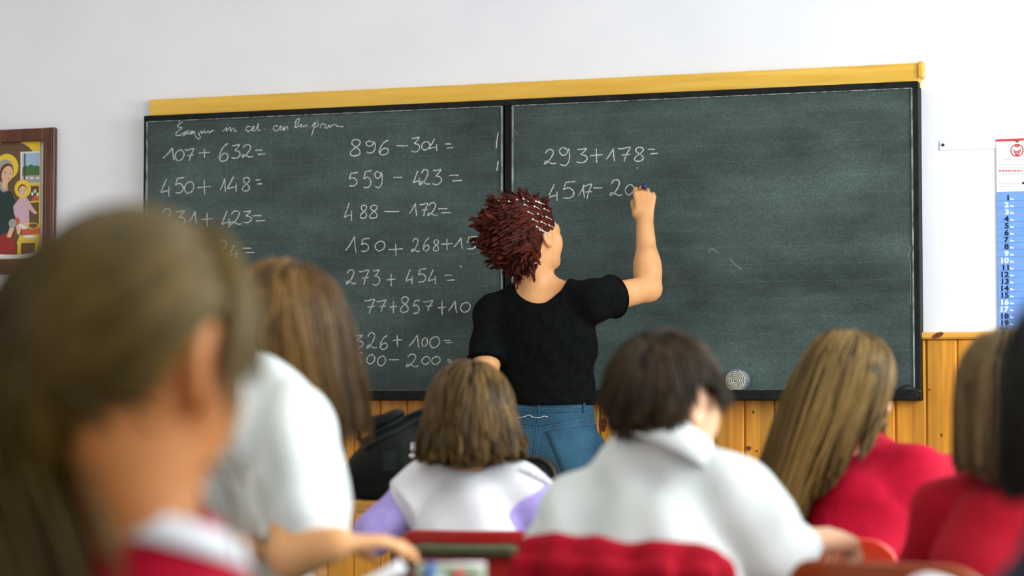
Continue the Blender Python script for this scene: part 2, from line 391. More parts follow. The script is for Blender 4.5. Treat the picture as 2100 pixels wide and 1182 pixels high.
# ------------------------------------------------------------------ smooth solids (distance field -> surface nets)
class Field:
    def __init__(s, h=.005): s.h, s.p, s.disp = h, [], None
    def _put(s, fn, lo, hi, k, mode='add'): s.p.append((fn, np.array(lo, float), np.array(hi, float), k, mode)); return s
    def cap(s, a, b, ra, rb=None, k=.02, mode='add', flat=''):
        rb = ra if rb is None else rb; a, b = np.array(a, float), np.array(b, float)
        ab = b - a; L2 = float(ab @ ab) + 1e-12; L = math.sqrt(L2)
        def fn(X, Y, Z):
            t = ((X - a[0]) * ab[0] + (Y - a[1]) * ab[1] + (Z - a[2]) * ab[2]) / L2
            tc = np.clip(t, 0, 1) if not flat else (np.clip(t, 0, 9) if flat == 'b' else (np.clip(t, -9, 1) if flat == 'a' else t))
            d = np.sqrt((X - a[0] - tc * ab[0]) ** 2 + (Y - a[1] - tc * ab[1]) ** 2 + (Z - a[2] - tc * ab[2]) ** 2) - (ra + (rb - ra) * np.clip(t, 0, 1))
            if 'b' in flat: d = np.maximum(d, (t - 1) * L)
            if 'a' in flat: d = np.maximum(d, -t * L)
            return d
        r = max(ra, rb)
        return s._put(fn, np.minimum(a, b) - r, np.maximum(a, b) + r, k, mode)
    def ell(s, c, r, R=None, k=.02, mode='add'):
        c, r = np.array(c, float), np.array([r] * 3 if np.isscalar(r) else r, float)
        R = np.eye(3) if R is None else R
        def fn(X, Y, Z):
            x, y, z = X - c[0], Y - c[1], Z - c[2]
            q = [(x * R[0, i] + y * R[1, i] + z * R[2, i]) for i in range(3)]
            k0 = np.sqrt(sum((q[i] / r[i]) ** 2 for i in range(3)))
            k1 = np.sqrt(sum((q[i] / r[i] ** 2) ** 2 for i in range(3))) + 1e-9
            return k0 * (k0 - 1) / k1
        ext = np.sqrt(((R * r) ** 2).sum(1))
        return s._put(fn, c - ext, c + ext, k, mode)
    def box(s, c, half, R=None, rad=.01, k=.01, mode='add'):
        c, half = np.array(c, float), np.array(half, float) - rad; R = np.eye(3) if R is None else R
        def fn(X, Y, Z):
            x, y, z = X - c[0], Y - c[1], Z - c[2]
            q = [np.abs(x * R[0, i] + y * R[1, i] + z * R[2, i]) - half[i] for i in range(3)]
            return np.sqrt(sum(np.maximum(t, 0) ** 2 for t in q)) + np.minimum(np.maximum(np.maximum(q[0], q[1]), q[2]), 0) - rad
        ext = np.abs(R) @ (half + rad)
        return s._put(fn, c - ext, c + ext, k, mode)
    def prism(s, pts, n, half, rad=.01, k=.01, mode='add'):
        """pts: world points of an outline lying in a plane with normal n; solid of thickness 2*half"""
        pts = np.array(pts, float); n = nrm(n); o = pts.mean(0); e1 = nrm(np.cross(UP, n)); e2 = np.cross(n, e1)
        q = np.stack([(pts - o) @ e1, (pts - o) @ e2], 1); half -= rad
        def fn(X, Y, Z):
            x, y, z = X - o[0], Y - o[1], Z - o[2]
            a = x * e1[0] + y * e1[1] + z * e1[2]; b = x * e2[0] + y * e2[1] + z * e2[2]; w = np.abs(x * n[0] + y * n[1] + z * n[2]) - half
            d = np.full(a.shape, 1e9); sg = np.ones(a.shape); N = len(q)
            for i in range(N):
                p, r = q[i], q[i - 1]; e = r - p; wx, wy = a - p[0], b - p[1]
                t = np.clip((wx * e[0] + wy * e[1]) / (e @ e), 0, 1)
                d = np.minimum(d, (wx - e[0] * t) ** 2 + (wy - e[1] * t) ** 2)
                c1, c2, c3 = b >= p[1], b < r[1], e[0] * wy > e[1] * wx
                sg = np.where((c1 & c2 & c3) | (~c1 & ~c2 & ~c3), -sg, sg)
            d = sg * np.sqrt(d) + rad
            return np.sqrt(np.maximum(d, 0) ** 2 + np.maximum(w, 0) ** 2) + np.minimum(np.maximum(d, w), 0) - rad
        ext = np.abs(n) * (half + rad) + rad
        return s._put(fn, pts.min(0) - ext, pts.max(0) + ext, k, mode)
    def cut(s, p, n, k=.0):                           # keep the side n points away from
        p, n = np.array(p, float), nrm(n)
        return s._put(lambda X, Y, Z: (X - p[0]) * n[0] + (Y - p[1]) * n[1] + (Z - p[2]) * n[2], None, None, k, 'cut')
    def arrays(s):
        h = s.h
        A = [q for q in s.p if q[4] == 'add']
        lo = np.min([q[1] for q in A], 0) - 4 * h; hi = np.max([q[2] for q in A], 0) + 4 * h
        n = np.ceil((hi - lo) / h).astype(int) + 1
        ax = [(lo[i] + h * np.arange(n[i])).astype(np.float32) for i in range(3)]
        D = np.full(tuple(n), .5, np.float32)
        last = max(i for i, q in enumerate(s.p) if q[4] != 'cut')
        for fn, l, u, k, mode in s.p[:last + 1]:
            if mode == 'cut': i0, i1 = np.zeros(3, int), n
            else:
                i0 = np.clip(np.floor((l - k - 2 * h - lo) / h).astype(int), 0, n); i1 = np.clip(np.ceil((u + k + 2 * h - lo) / h).astype(int) + 1, 0, n)
            if (i1 <= i0).any(): continue
            sl = tuple(slice(a, b) for a, b in zip(i0, i1)); S = D[sl]
            d = fn(ax[0][sl[0]][:, None, None], ax[1][sl[1]][None, :, None], ax[2][sl[2]][None, None, :])
            d = np.broadcast_to(d, S.shape)
            if mode == 'add':
                if k > 0:
                    hh = np.clip(.5 + .5 * (S - d) / k, 0, 1); D[sl] = S * (1 - hh) + d * hh - k * hh * (1 - hh)
                else: D[sl] = np.minimum(S, d)
            else:
                e = -d if mode == 'sub' else d
                if k > 0:
                    hh = np.clip(.5 - .5 * (S - e) / k, 0, 1); D[sl] = S * (1 - hh) + e * hh + k * hh * (1 - hh)
                else: D[sl] = np.maximum(S, e)
        if s.disp is not None:
            D = D + s.disp(ax[0][:, None, None], ax[1][None, :, None], ax[2][None, None, :]).astype(np.float32) * np.clip(1 - np.abs(D) / .05, 0, 1)
        for fn, l, u, k, mode in s.p[last + 1:]: D = np.maximum(D, fn(ax[0][:, None, None], ax[1][None, :, None], ax[2][None, None, :])).astype(np.float32)
        D[0], D[-1], D[:, 0], D[:, -1], D[:, :, 0], D[:, :, -1] = (.5,) * 6
        I = D < 0; c = np.zeros(tuple(n - 1), np.int8)
        corners = [(a, b, d) for a in (0, 1) for b in (0, 1) for d in (0, 1)]
        V = lambda T, o: T[o[0]:o[0] + n[0] - 1, o[1]:o[1] + n[1] - 1, o[2]:o[2] + n[2] - 1]
        for o in corners: c += V(I, o)
        cells = np.argwhere((c > 0) & (c < 8)); idx = np.full(tuple(n - 1), -1, np.int32)
        idx[tuple(cells.T)] = np.arange(len(cells))
        acc = np.zeros((len(cells), 3)); cnt = np.zeros(len(cells))
        for o in corners:
            for a in range(3):
                if o[a]: continue
                o2 = list(o); o2[a] = 1
                da = D[tuple((cells + o).T)]; db = D[tuple((cells + o2).T)]
                m = (da < 0) != (db < 0); t = np.where(m, da / np.where(m, da - db, 1), 0)
                p = np.array(o, float)[None] + np.zeros((len(cells), 3)); p[:, a] += t
                acc[m] += p[m]; cnt[m] += 1
        verts = lo + h * (cells + acc / cnt[:, None])
        faces = []
        for a in range(3):
            b, d = (a + 1) % 3, (a + 2) % 3
            s0 = [slice(None)] * 3; s1 = [slice(None)] * 3; s0[a] = slice(0, -1); s1[a] = slice(1, None)
            e = np.argwhere(I[tuple(s0)] != I[tuple(s1)])
            fl = I[tuple(e.T)]
            q = []
            for (db, dd) in ((-1, -1), (0, -1), (0, 0), (-1, 0)):
                g = e.copy(); g[:, b] += db; g[:, d] += dd; q.append(idx[tuple(g.T)])
            q = np.stack(q, 1); q[~fl] = q[~fl][:, ::-1]
            faces.append(q)
        return verts, np.concatenate(faces)
    def build(s, name, mats, parent=None, fmat=None):
        v, f = s.arrays()
        fm = fmat(v[f].mean(1)) if fmat else None
        return link_mesh(name, v, f, mats, parent, True, fm)

def folds(amp, dirs, seed=0):
    rng = random.Random(seed); ph = [rng.uniform(0, 6.28) for _ in dirs]
    def fn(X, Y, Z):
        out = 0
        for (d, fr, w), p in zip(dirs, ph):
            q = X * d[0] + Y * d[1] + Z * d[2]
            wob = np.sin(X * 13 + p) + np.sin(Y * 11 + 2 * p) + np.sin(Z * 15 + 3 * p)
            out = out + w * np.sin(q * fr + .8 * wob + p)
        return amp * out
    return fn

# ------------------------------------------------------------------ people
def head_prims(f, c, A, H):
    P = lambda x, y, z: c + A @ (np.array([x, y, z]) * H)
    r = lambda *t: np.array(t) * H
    f.ell(P(0, -.07, .12), r(.335, .425, .375), A, k=.02)
    f.ell(P(0, .09, -.10), r(.275, .285, .36), A, k=.03)
    f.ell(P(0, .15, -.33), r(.19, .20, .15), A, k=.03)
    f.ell(P(0, .30, -.42), r(.085, .07, .065), A, k=.03)
    for sx in (-1, 1):
        f.ell(P(sx * .155, .225, -.13), r(.115, .115, .13), A, k=.03)
        f.cap(P(sx * .05, .345, .085), P(sx * .2, .30, .085), .035 * H, .03 * H, k=.015)
        f.ell(P(sx * .14, .405, .0), r(.085, .06, .05), A, k=.02, mode='sub')
        f.ell(P(sx * .14, .300, .0), r(.075, .075, .075), A, k=.004)
        f.cap(P(sx * .07, .365, .045), P(sx * .2, .335, .04), .022 * H, .02 * H, k=.008)
        e = A @ np.array([[math.cos(.25), sx * math.sin(.25), 0], [-sx * math.sin(.25), math.cos(.25), 0], [0, 0, 1]]).T
        f.ell(P(sx * .335, -.06, -.03), r(.035, .10, .15), e, k=.012)
        f.ell(P(sx * .37, -.035, -.01), r(.025, .05, .085), e, k=.006, mode='sub')
        f.ell(P(sx * .325, -.02, -.15), r(.03, .04, .05), e, k=.01)
    f.cap(P(0, .36, .04), P(0, .435, -.13), .028 * H, .055 * H, k=.012)
    for sx in (-1, 1): f.ell(P(sx * .055, .40, -.145), r(.04, .045, .035), A, k=.01)
    f.ell(P(0, .365, -.255), r(.10, .05, .022), A, k=.006)
    f.ell(P(0, .36, -.295), r(.085, .05, .026), A, k=.006)
def face_mats(c, A, H):
    def fn(p):
        q = (p - c) @ A / H; m = np.zeros(len(p), int)
        for sx in (-1, 1):
            d = np.linalg.norm(q - np.array([sx * .14, .300, 0]), axis=1)
            m[(d < .082) & (q[:, 1] > .335)] = 2
            m[(d < .082) & (np.hypot(q[:, 0] - sx * .14, q[:, 2]) < .034) & (q[:, 1] > .34)] = 3
        m[(np.abs(q[:, 0]) < .10) & (q[:, 2] < -.235) & (q[:, 2] > -.325) & (q[:, 1] > .375)] = 1
        return m
    return fn
def hand_prims(f, w, d, n, s, sc=1.0, curl=(.35, .5, .4), spread=.05, thumb=(.75, .6, -.25)):
    """w wrist, d along the palm, n back of the hand, s towards the thumb"""
    d, n, s = nrm(d), nrm(n), nrm(s)
    off = (.028, .009, -.010, -.028); ln = (.070, .078, .072, .056); kn = (.088, .092, .088, .080)
    for i in range(4):
        k0 = w + s * off[i] * .55 * sc + d * .012 * sc; k1 = w + d * kn[i] * sc + s * off[i] * sc
        f.cap(k0, k1, .0125 * sc, .0105 * sc, k=.012 * sc)
        p = k1; ang = curl[0] * (1 + .15 * i); dirr = d + s * spread * (1.5 - i)
        for j, fr in enumerate((.46, .30, .24)):
            v = nrm(nrm(dirr) * math.cos(ang) - n * math.sin(ang)); q = p + v * ln[i] * fr * sc
            f.cap(p, q, (.0088 - .0008 * j) * sc, (.0082 - .0009 * j) * sc, k=.003)
            p = q; ang += curl[min(j + 1, 2)]
    t0 = w + d * .022 * sc + s * .024 * sc - n * .006 * sc
    t1 = t0 + nrm(s * thumb[0] + d * thumb[1] + n * thumb[2]) * .036 * sc
    t2 = t1 + nrm(s * thumb[0] * .35 + d * thumb[1] * 1.3 + n * thumb[2] * 1.6) * .030 * sc
    t3 = t2 + nrm(s * thumb[0] * .1 + d * thumb[1] * 1.2 + n * thumb[2] * 2.2) * .022 * sc
    f.cap(w + d * .01 * sc, t0, .014 * sc, .015 * sc, k=.012); f.cap(t0, t1, .0145 * sc, .0105 * sc, k=.008); f.cap(t1, t2, .0100 * sc, .0092 * sc, k=.003); f.cap(t2, t3, .0092 * sc, .0075 * sc, k=.003)

def torso_axes(J):
    r = nrm(J['sR'] - J['sL']); u = J['neck'] - J['pel']; u = nrm(u - r * (u @ r)); return np.stack([r, np.cross(u, r), u], 1)
def torso_prims(f, J, inf=0.0, depth=.088, belly=True, pelvis=True, kk=.035):
    T = torso_axes(J); sm = (J['sL'] + J['sR']) / 2; hw = np.linalg.norm(J['sR'] - J['sL']) / 2
    lerp = lambda t: sm * (1 - t) + J['pel'] * t
    L = np.linalg.norm(sm - J['pel'])
    f.cap(J['sL'], J['sR'], .040 + inf, .040 + inf, k=kk)
    f.ell(lerp(.25), (hw * .95 + inf, depth + inf, L * .40 + inf), T, k=kk)
    for s in ('sL', 'sR'): f.cap(J['neck'] + T[:, 2] * .015, J[s], .036 + inf, .040 + inf, k=kk)
    if belly: f.ell(lerp(.65), (hw * .80 + inf, depth * .92 + inf, L * .42 + inf), T, k=kk)
    if pelvis: f.ell(J['pel'], (hw * .92 + inf, depth * 1.1 + inf, .10 + inf), T, k=kk)
def legs_prims(f, J, inf=0.0, r=(.062, .044, .030), shoes=False):
    for s in 'LR':
        h, k, a = J['h' + s], J['k' + s], J['a' + s]
        f.cap(h, k, r[0] + inf, r[1] + inf, k=.03)
        f.cap(k, a, r[1] + inf, r[2] + inf, k=.02)

def seated(J, body_fa, seat=.43):
    fw = facing(body_fa); rt = np.cross(fw, UP)
    p = J['pel']
    for s, sx in (('L', -1), ('R', 1)):
        J['h' + s] = p + rt * sx * .065 - UP * .015
        J['k' + s] = p + rt * sx * .085 + fw * .34 - UP * .02
        J['a' + s] = np.array([*(p + rt * sx * .085 + fw * .36)[:2], .075])
    return J
def shoes(J, root, fa, m='shoe'):
    fw = facing(fa)
    for s in 'LR':
        a = J['a' + s]; f = Field(.006); b = np.array([a[0], a[1], 0])
        f.cap(b + UP * .038 - fw * .03, b + UP * .032 + fw * .11, .037, .033, k=.02); f.cap(b + UP * .04, b + UP * .09, .042, .040, k=.02)
        f.cut((0, 0, 0.0), (0, 0, -1)); f.build('shoe', M[m], root)

def make_body(root, J, A, c, H, skin,  h=.005, arm=(.036, .029, .021), hands=None, foot=True, neckr=.046, depth=.08):
    f = Field(h)
    head_prims(f, c, A, H)
    P = lambda x, y, z: c + A @ (np.array([x, y, z]) * H)
    f.cap(P(0, -.12, -.18), J['neck'] - UP * .01, neckr, neckr * 1.12, k=.025)
    torso_prims(f, J, -.018, depth)
    for s in 'LR':
        if 'e' + s in J:
            f.cap(J['s' + s], J['e' + s], arm[0], arm[1], k=.02); f.cap(J['e' + s], J['w' + s], arm[1] * 1.04, arm[2], k=.012)
    for hd in (hands or []): hand_prims(f, **hd)
    legs_prims(f, J)
    if foot:
        fw = nrm((J['kL'] - J['hL']) * [1, 1, 0])
        for s in 'LR': f.cap(J['a' + s] - UP * .03, J['a' + s] - UP * .045 + fw * .10, .028, .022, k=.015)
    return f.build('body', [M[skin], M['lip'], M['eye'], M['iris']], root, face_mats(c, A, H))

# ---- hair
def tubes(paths, rad, sides=4, flat=1.0, ref=None):
    N, K, _ = paths.shape
    T = np.gradient(paths, axis=1); T /= np.linalg.norm(T, axis=2, keepdims=True) + 1e-9
    R = np.broadcast_to(ref[:, None, :], paths.shape) if ref is not None else np.broadcast_to(np.array([0.3, .2, 1.0]), paths.shape)
    B = np.cross(T, R); B /= np.linalg.norm(B, axis=2, keepdims=True) + 1e-9
    Nn = np.cross(B, T)
    ang = 2 * np.pi * np.arange(sides) / sides
    V = paths[:, :, None, :] + rad[:, :, None, None] * (np.cos(ang)[None, None, :, None] * Nn[:, :, None, :] + flat * np.sin(ang)[None, None, :, None] * B[:, :, None, :])
    base = (np.arange(N) * K * sides)[:, None, None] + (np.arange(K - 1) * sides)[None, :, None]
    a = np.arange(sides)[None, None]; b = (np.arange(sides)[None, None] + 1) % sides
    F = np.stack([base + a, base + b, base + sides + b, base + sides + a], -1).reshape(-1, 4)
    return V.reshape(-1, 3), F
def push_out(p, ells, lay):
    for (c, r, R) in ells:
        q = (p - c) @ R / r; l = np.linalg.norm(q, axis=-1); lim = 1 + lay / np.mean(r)
        m = l < lim
        sc = np.where(m, lim / np.maximum(l, 1e-6), 1)
        p = c + ((q * sc[..., None]) * r) @ R.T
    return p
class RNG:
    def __init__(s, seed): s.g, s.lead = np.random.default_rng(seed), None
    def __getattr__(s, k): return getattr(s.g, k)
def grow(c, A, H, n, length, seg, seed, whorl=(0, -.5, .85), grav=.16, G=(0, 0, -1), layer=(.004, .02), ells=(), start=.35, keep=None, clump=.6, per=14, jit=.02, lenvar=.12, lift=.0, attract=None, end=None, endk=1.12, avoid=()):
    rng = RNG(seed)
    cc = c + A @ (np.array([0, -.07, .12]) * H); cr = np.array([.335, .425, .375]) * H
    d = rng.normal(size=(n * 8, 3)); d /= np.linalg.norm(d, axis=1)[:, None]
    x, y, z = d.T
    ok = ~((y > .30) & (z < .50)) & (z > -.72) & ~((np.abs(y) < .36) & (z < -.18)) & ~((y > .6) & (z < .62))
    if keep is not None: ok &= keep(x, y, z)
    d = d[ok][:n]; n = len(d)
    lay = rng.uniform(layer[0], layer[1], n)
    L = length * (1 + lenvar * rng.normal(size=n)) if np.isscalar(length) else length(d) * (1 + lenvar * rng.normal(size=n))
    if end is not None:
        q = cc + (d * cr) @ A.T
        Le = np.maximum(.025, ((q - np.array(end[0])) @ nrm(end[1])) * endk) * (1 + lenvar * rng.normal(size=n))
        L = np.minimum(L, Le) if callable(length) else Le
    w = nrm(whorl)
    t = d - w; t -= d * (t * d).sum(1)[:, None]; t /= np.linalg.norm(t, axis=1)[:, None] + 1e-6
    dirw = (t + lift * d) @ A.T
    Gv = np.array(G, float); Gv = Gv / np.linalg.norm(Gv)
    dirw = dirw * (1 - start) + Gv * start; dirw /= np.linalg.norm(dirw, axis=1)[:, None]
    p = cc + (d * cr) @ A.T
    EL = [(cc, cr, A)] + list(ells)
    paths = np.zeros((n, seg + 1, 3)); p = push_out(p, EL[:1], lay * .3); paths[:, 0] = p
    ph = rng.normal(size=(n, 3)) * jit
    for i in range(seg):
        if attract is not None:
            tgt = attract - p; tl = np.linalg.norm(tgt, axis=1)[:, None]; g = .28
            dirw = dirw * (1 - g) + tgt / (tl + 1e-6) * g
        else: dirw = dirw * (1 - grav) + Gv * grav
        dirw = dirw + ph * np.sin(i * .9 + ph[:, :1] * 80)
        dirw /= np.linalg.norm(dirw, axis=1)[:, None]
        ds = L / seg if attract is None else np.minimum(L / seg, np.linalg.norm(attract - p, axis=1) * .9)
        p = push_out(p + dirw * ds[:, None], EL, lay)
        paths[:, i + 1] = p
    if clump > 0:
        nl = max(2, n // per); lead = rng.choice(n, nl, replace=False)
        dd = ((d[:, None, :] - d[lead][None]) ** 2).sum(2); nn = lead[dd.argmin(1)]
        s = np.linspace(0, 1, seg + 1)[None, :, None]
        rng.lead = nn
        paths = paths * (1 - clump * s) + (paths[nn] + (paths[:, :1] - paths[nn][:, :1]) * .35) * clump * s
    for (ac, ar) in avoid:                             # strands stop short of the ears
        q = ((paths - c) @ A / H - np.array(ac)) / np.array(ar); ins = (q ** 2).sum(2) < 1
        first = np.where(ins.any(1), ins.argmax(1), seg + 1)
        for i in range(1, seg + 1):
            m = first <= i; paths[m, i] = paths[m, i - 1] + (paths[m, i] - paths[m, i - 1]) * .02
    return paths, d @ A.T, rng
EARS = [((sx * .36, -.05, -.03), (.16, .13, .19)) for sx in (-1, 1)]
def hair_obj(root, m, sets, cap=None, name='hair', captint=.35):
    """sets: (paths, ref, rad0, tint range, rng); cap: Field for the body of the hair"""
    Vs, Fs, Ts, off = [], [], [], 0
    for paths, ref, r0, tr, rng in sets:
        N, K, _ = paths.shape
        s = np.linspace(0, 1, K)[None]; rad = r0 * rng.uniform(.7, 1.25, (N, 1)) * (1.0 - .75 * s ** 2.5)
        v, f = tubes(paths, rad, 4, 1.5, ref)
        b = rng.beta(1.3, 1.9, N)
        if getattr(rng, 'lead', None) is not None and len(rng.lead) == N: b = .35 * b + .65 * rng.beta(1.0, 1.5, N)[rng.lead]
        t = np.repeat(b * (tr[1] - tr[0]) + tr[0], K * 4)
        Vs.append(v); Fs.append(f + off); Ts.append(t); off += len(v)
    if cap is not None:
        v, f = cap.arrays(); Vs.append(v); Fs.append(f + off); Ts.append(np.full(len(v), captint)); off += len(v)
    return link_mesh(name, np.concatenate(Vs), np.concatenate(Fs), m, root, True, tint=np.concatenate(Ts))
def cap_field(c, A, H, inf=.004, h=.005, low=-.35, front=.26):
    f = Field(h); P = lambda x, y, z: c + A @ (np.array([x, y, z]) * H)
    f.ell(P(0, -.07, .12), np.array([.335, .425, .375]) * H + inf * .4, A, k=.0)
    f.ell(P(0, .42, -.28), np.array([.5, .34, .55]) * H, A, k=.01, mode='sub')
    f.box(P(0, .02, -.30), np.array([.6, .20, .27]) * H, A, rad=.02, k=.01, mode='sub')
    f.cut(P(0, 0, low), -A[:, 2])
    return f
# ------------------------------------------------------------------ the room
XL, XR, YB, YW, ZC = -6.2, 1.6, -1.7, 7.225, 3.2
def struct(name, mb, mats, label, cat, parent=None, smooth=False):
    o = mb.build(name, mats, parent, smooth)
    if parent is None: tag(o, label, cat, kind='structure')
    return o
struct('floor', MB().box((XL - .15, YB - .15, -.1), (XR + .15, YW + .15, 0)), M['floor'], 'speckled terrazzo classroom floor under the desks', 'floor')
struct('ceiling', MB().box((XL - .15, YB - .15, ZC), (XR + .15, YW + .15, ZC + .1)), M['ceiling'], 'plain white classroom ceiling above everything', 'ceiling')
struct('wall_front', MB().box((XL - .15, YW, 0), (XR + .15, YW + .15, ZC)), M['plaster'], 'white plaster wall behind the blackboard', 'wall')
struct('wall_left', MB().box((XL - .15, YB, 0), (XL, YW, ZC)), M['plaster'], 'white plaster side wall beyond the framed picture', 'wall')
wb = MB()
wb.box((XL, YB - .15, 0), (XR, YB, 1.1)).box((XL, YB - .15, 2.5), (XR, YB, ZC)).box((XL, YB - .15, 1.1), (-5.8, YB, 2.5)).box((-3.4, YB - .15, 1.1), (XR, YB, 2.5))
struct('wall_back', wb, M['plaster'], 'white plaster wall behind the pupils', 'wall')
wr = MB().box((XR, YB - .15, 0), (XR + .15, YW, 1.05)).box((XR, YB - .15, 2.65), (XR + .15, YW, ZC))
ys = [YB - .15]
for y in (0.9, 3.1, 5.3): ys += [y - .8, y + .8]
ys.append(YW)
for i in range(0, len(ys), 2): wr.box((XR, ys[i], 1.05), (XR + .15, ys[i + 1], 2.65))
struct('wall_right', wr, M['plaster'], 'white plaster window wall beside the pupils', 'wall')
for k, y in enumerate((0.9, 3.1, 5.3)):
    w = MB()
    for a, b in ((-.8, -.74), (.74, .8), (-.03, .03)): w.box((XR + .09, y + a, 1.05), (XR + .14, y + b, 2.65), .004)
    for a, b in ((1.05, 1.11), (2.59, 2.65)): w.box((XR + .09, y - .8, a), (XR + .14, y + .8, b), .004)
    struct('window_%d' % (k + 1), w, M['window_paint'], 'white framed window in the side wall', 'window')
w = MB()
for a, b in ((-5.8, -5.74), (-4.63, -4.57), (-3.46, -3.4)): w.box((a, YB - .14, 1.1), (b, YB - .09, 2.5), .004)
for a, b in ((1.1, 1.16), (2.44, 2.5)): w.box((-5.8, YB - .14, a), (-3.4, YB - .09, b), .004)
struct('window_4', w, M['window_paint'], 'white framed window in the back wall', 'window')

# pine wainscot: planks with grooves, cap rail, knots
PITCH_W = .097
wz = float(on_y(1900, 682, YW - .02)[2])
pl = MB(); x0 = float(on_y(1899, 800, YW - .018)[0])
k0 = math.ceil((XL - x0) / PITCH_W); k1 = math.floor((XR - x0) / PITCH_W)
for k in range(k0, k1): pl.box((x0 + k * PITCH_W + .0008, YW - .018, .10), (x0 + (k + 1) * PITCH_W - .0008, YW, wz - .02), .006)
for (u, v, a, b) in ((1237, 872, .011, .026), (1258, 891, .007, .009), (1535, 920, .009, .008), (1552, 926, .004, .004), (1545, 846, .003, .006), (1931, 893, .004, .006), (1906, 800, .003, .004), (735, 900, .006, .008)):
    p = on_y(u, v, YW - .0185); pl.poly([(p[0] + a * math.cos(t) * (1 + .15 * math.sin(3 * t)), p[2] + b * math.sin(t) * (1 + .12 * math.cos(2 * t))) for t in np.linspace(0, 2 * math.pi, 14, endpoint=False)], YW - .0186, 1)
wains = struct('trim_1', pl, [M['pine'], M['knot']], 'orange pine plank wainscot below the blackboard', 'wainscot')
rl = MB().box((XL, YW - .034, wz - .022), (XR, YW, wz), .006)
p = on_y(1923, 688, YW - .0345)
rl.poly([(p[0] + .018 * math.cos(t) + .004 * math.sin(t), p[2] + .0095 * math.sin(t) + .004 * math.cos(t)) for t in np.linspace(0, 2 * math.pi, 16, endpoint=False)], YW - .0345, 1)
struct('trim_2', rl, [M['pine_rail'], M['knot']], 'pale pine cap rail along the wainscot top', 'trim')
struct('baseboard_front', MB().box((XL, YW - .024, 0), (XR, YW, .1), .005), M['pine_rail'], 'pine skirting along the front wall', 'baseboard')

# ------------------------------------------------------------------ blackboard
BY = 7.163; BX0, BXM0, BXM1, BX1 = -3.843, -2.508, -2.470, -1.127; BZ0, BZ1 = .948, 1.949
bb = thing('blackboard', ((BX0 + BX1) / 2, YW, BZ0), 'wide two-panel blackboard chalked with sums under a yellow rail, behind the teacher', 'blackboard')
fr = MB()
fr.box((BX0, BY - .004, BZ1 - .022), (BX1, YW, BZ1), .003).box((BX0, BY - .004, BZ0), (BX1, YW, BZ0 + .034), .003)
fr.box((BX0 + .0006, BY - .0034, BZ0 + .033), (BX0 + .014, YW, BZ1 - .021), .002).box((BX1 - .020, BY - .0034, BZ0 + .033), (BX1 - .0006, YW, BZ1 - .021), .002)
fr.box((BXM0 + .008, BY + .006, BZ0 + .02), (BXM1 - .008, YW, BZ1 - .01))
fr.build('frame', M['black_frame'], bb)
PZ0, PZ1 = BZ0 + .034, BZ1 - .022
panels = []
for (a, b) in ((BX0 + .014, BXM0), (BXM1, BX1 - .020)):
    pn = MB().box((a, BY, PZ0), (b, YW - .01, PZ1)).build('writing_panel', M['board'], bb); panels.append(pn)
    e = MB()
    for x in (a, b): e.box((x - .0028, BY - .0055, PZ0), (x + .0022, BY + .001, PZ1))
    for z in (PZ0, PZ1): e.box((a, BY - .0055, z - .0015), (b, BY + .001, z + .0012))
    e.build('edge_strip', M['chalk_edge'], pn)
rr = MB()
ra, rb = on_y(306, 220, YW - .035), on_y(1886, 148, YW - .035)
rz1 = float(on_y(1100, 166.5, YW - .035)[2]); rr.box((ra[0], YW - .035, BZ1 - .02), (rb[0], YW, rz1), .003)
rr.box((rb[0] - .004, YW - .045, rz1 - .048), (rb[0] + .012, YW, rz1 + .004), .003)
rr.build('top_rail', M['yellow_rail'], bb)
lg = MB().box((BX0, BY - .055, BZ0 + .012), (BX1 - .002, BY - .004, BZ0 + .026), .003).box((BX0, BY - .058, BZ0 + .002), (BX1 - .002, BY - .052, BZ0 + .034), .002)
lg.build('chalk_ledge', M['black_frame'], bb)
cp = Field(.004); q = on_y(1860, 806, BY - .03)
cp.ell(q, (.030, .022, .026)); cp.box(q + [.030, 0, -.008], (.014, .016, .018), rad=.004); cp.cut((0, 0, BZ0 + .026), (0, 0, -1))
cp.build('ledge_end_cap', M['tray'], bb)
# chalk ruling
for pn, (a, b), vert in ((panels[0], (BX0 + .02, BXM0 - .006), True), (panels[1], (BXM1 + .006, BX1 - .024), False)):
    g = MB(); yy = BY - .0006
    z = PZ1 - .045
    while z > PZ0 + .02:
        g.poly([(a, z), (b, z), (b, z + .0013), (a, z + .0013)], yy); z -= .0555
    x = a + .035
    while vert and x < b - .02:
        g.poly([(x, PZ0 + .01), (x + .0012, PZ0 + .01), (x + .0012, PZ1 - .06), (x, PZ1 - .06)], yy); x += .0545
    g.build('ruling', M['chalk_ruling'], pn)

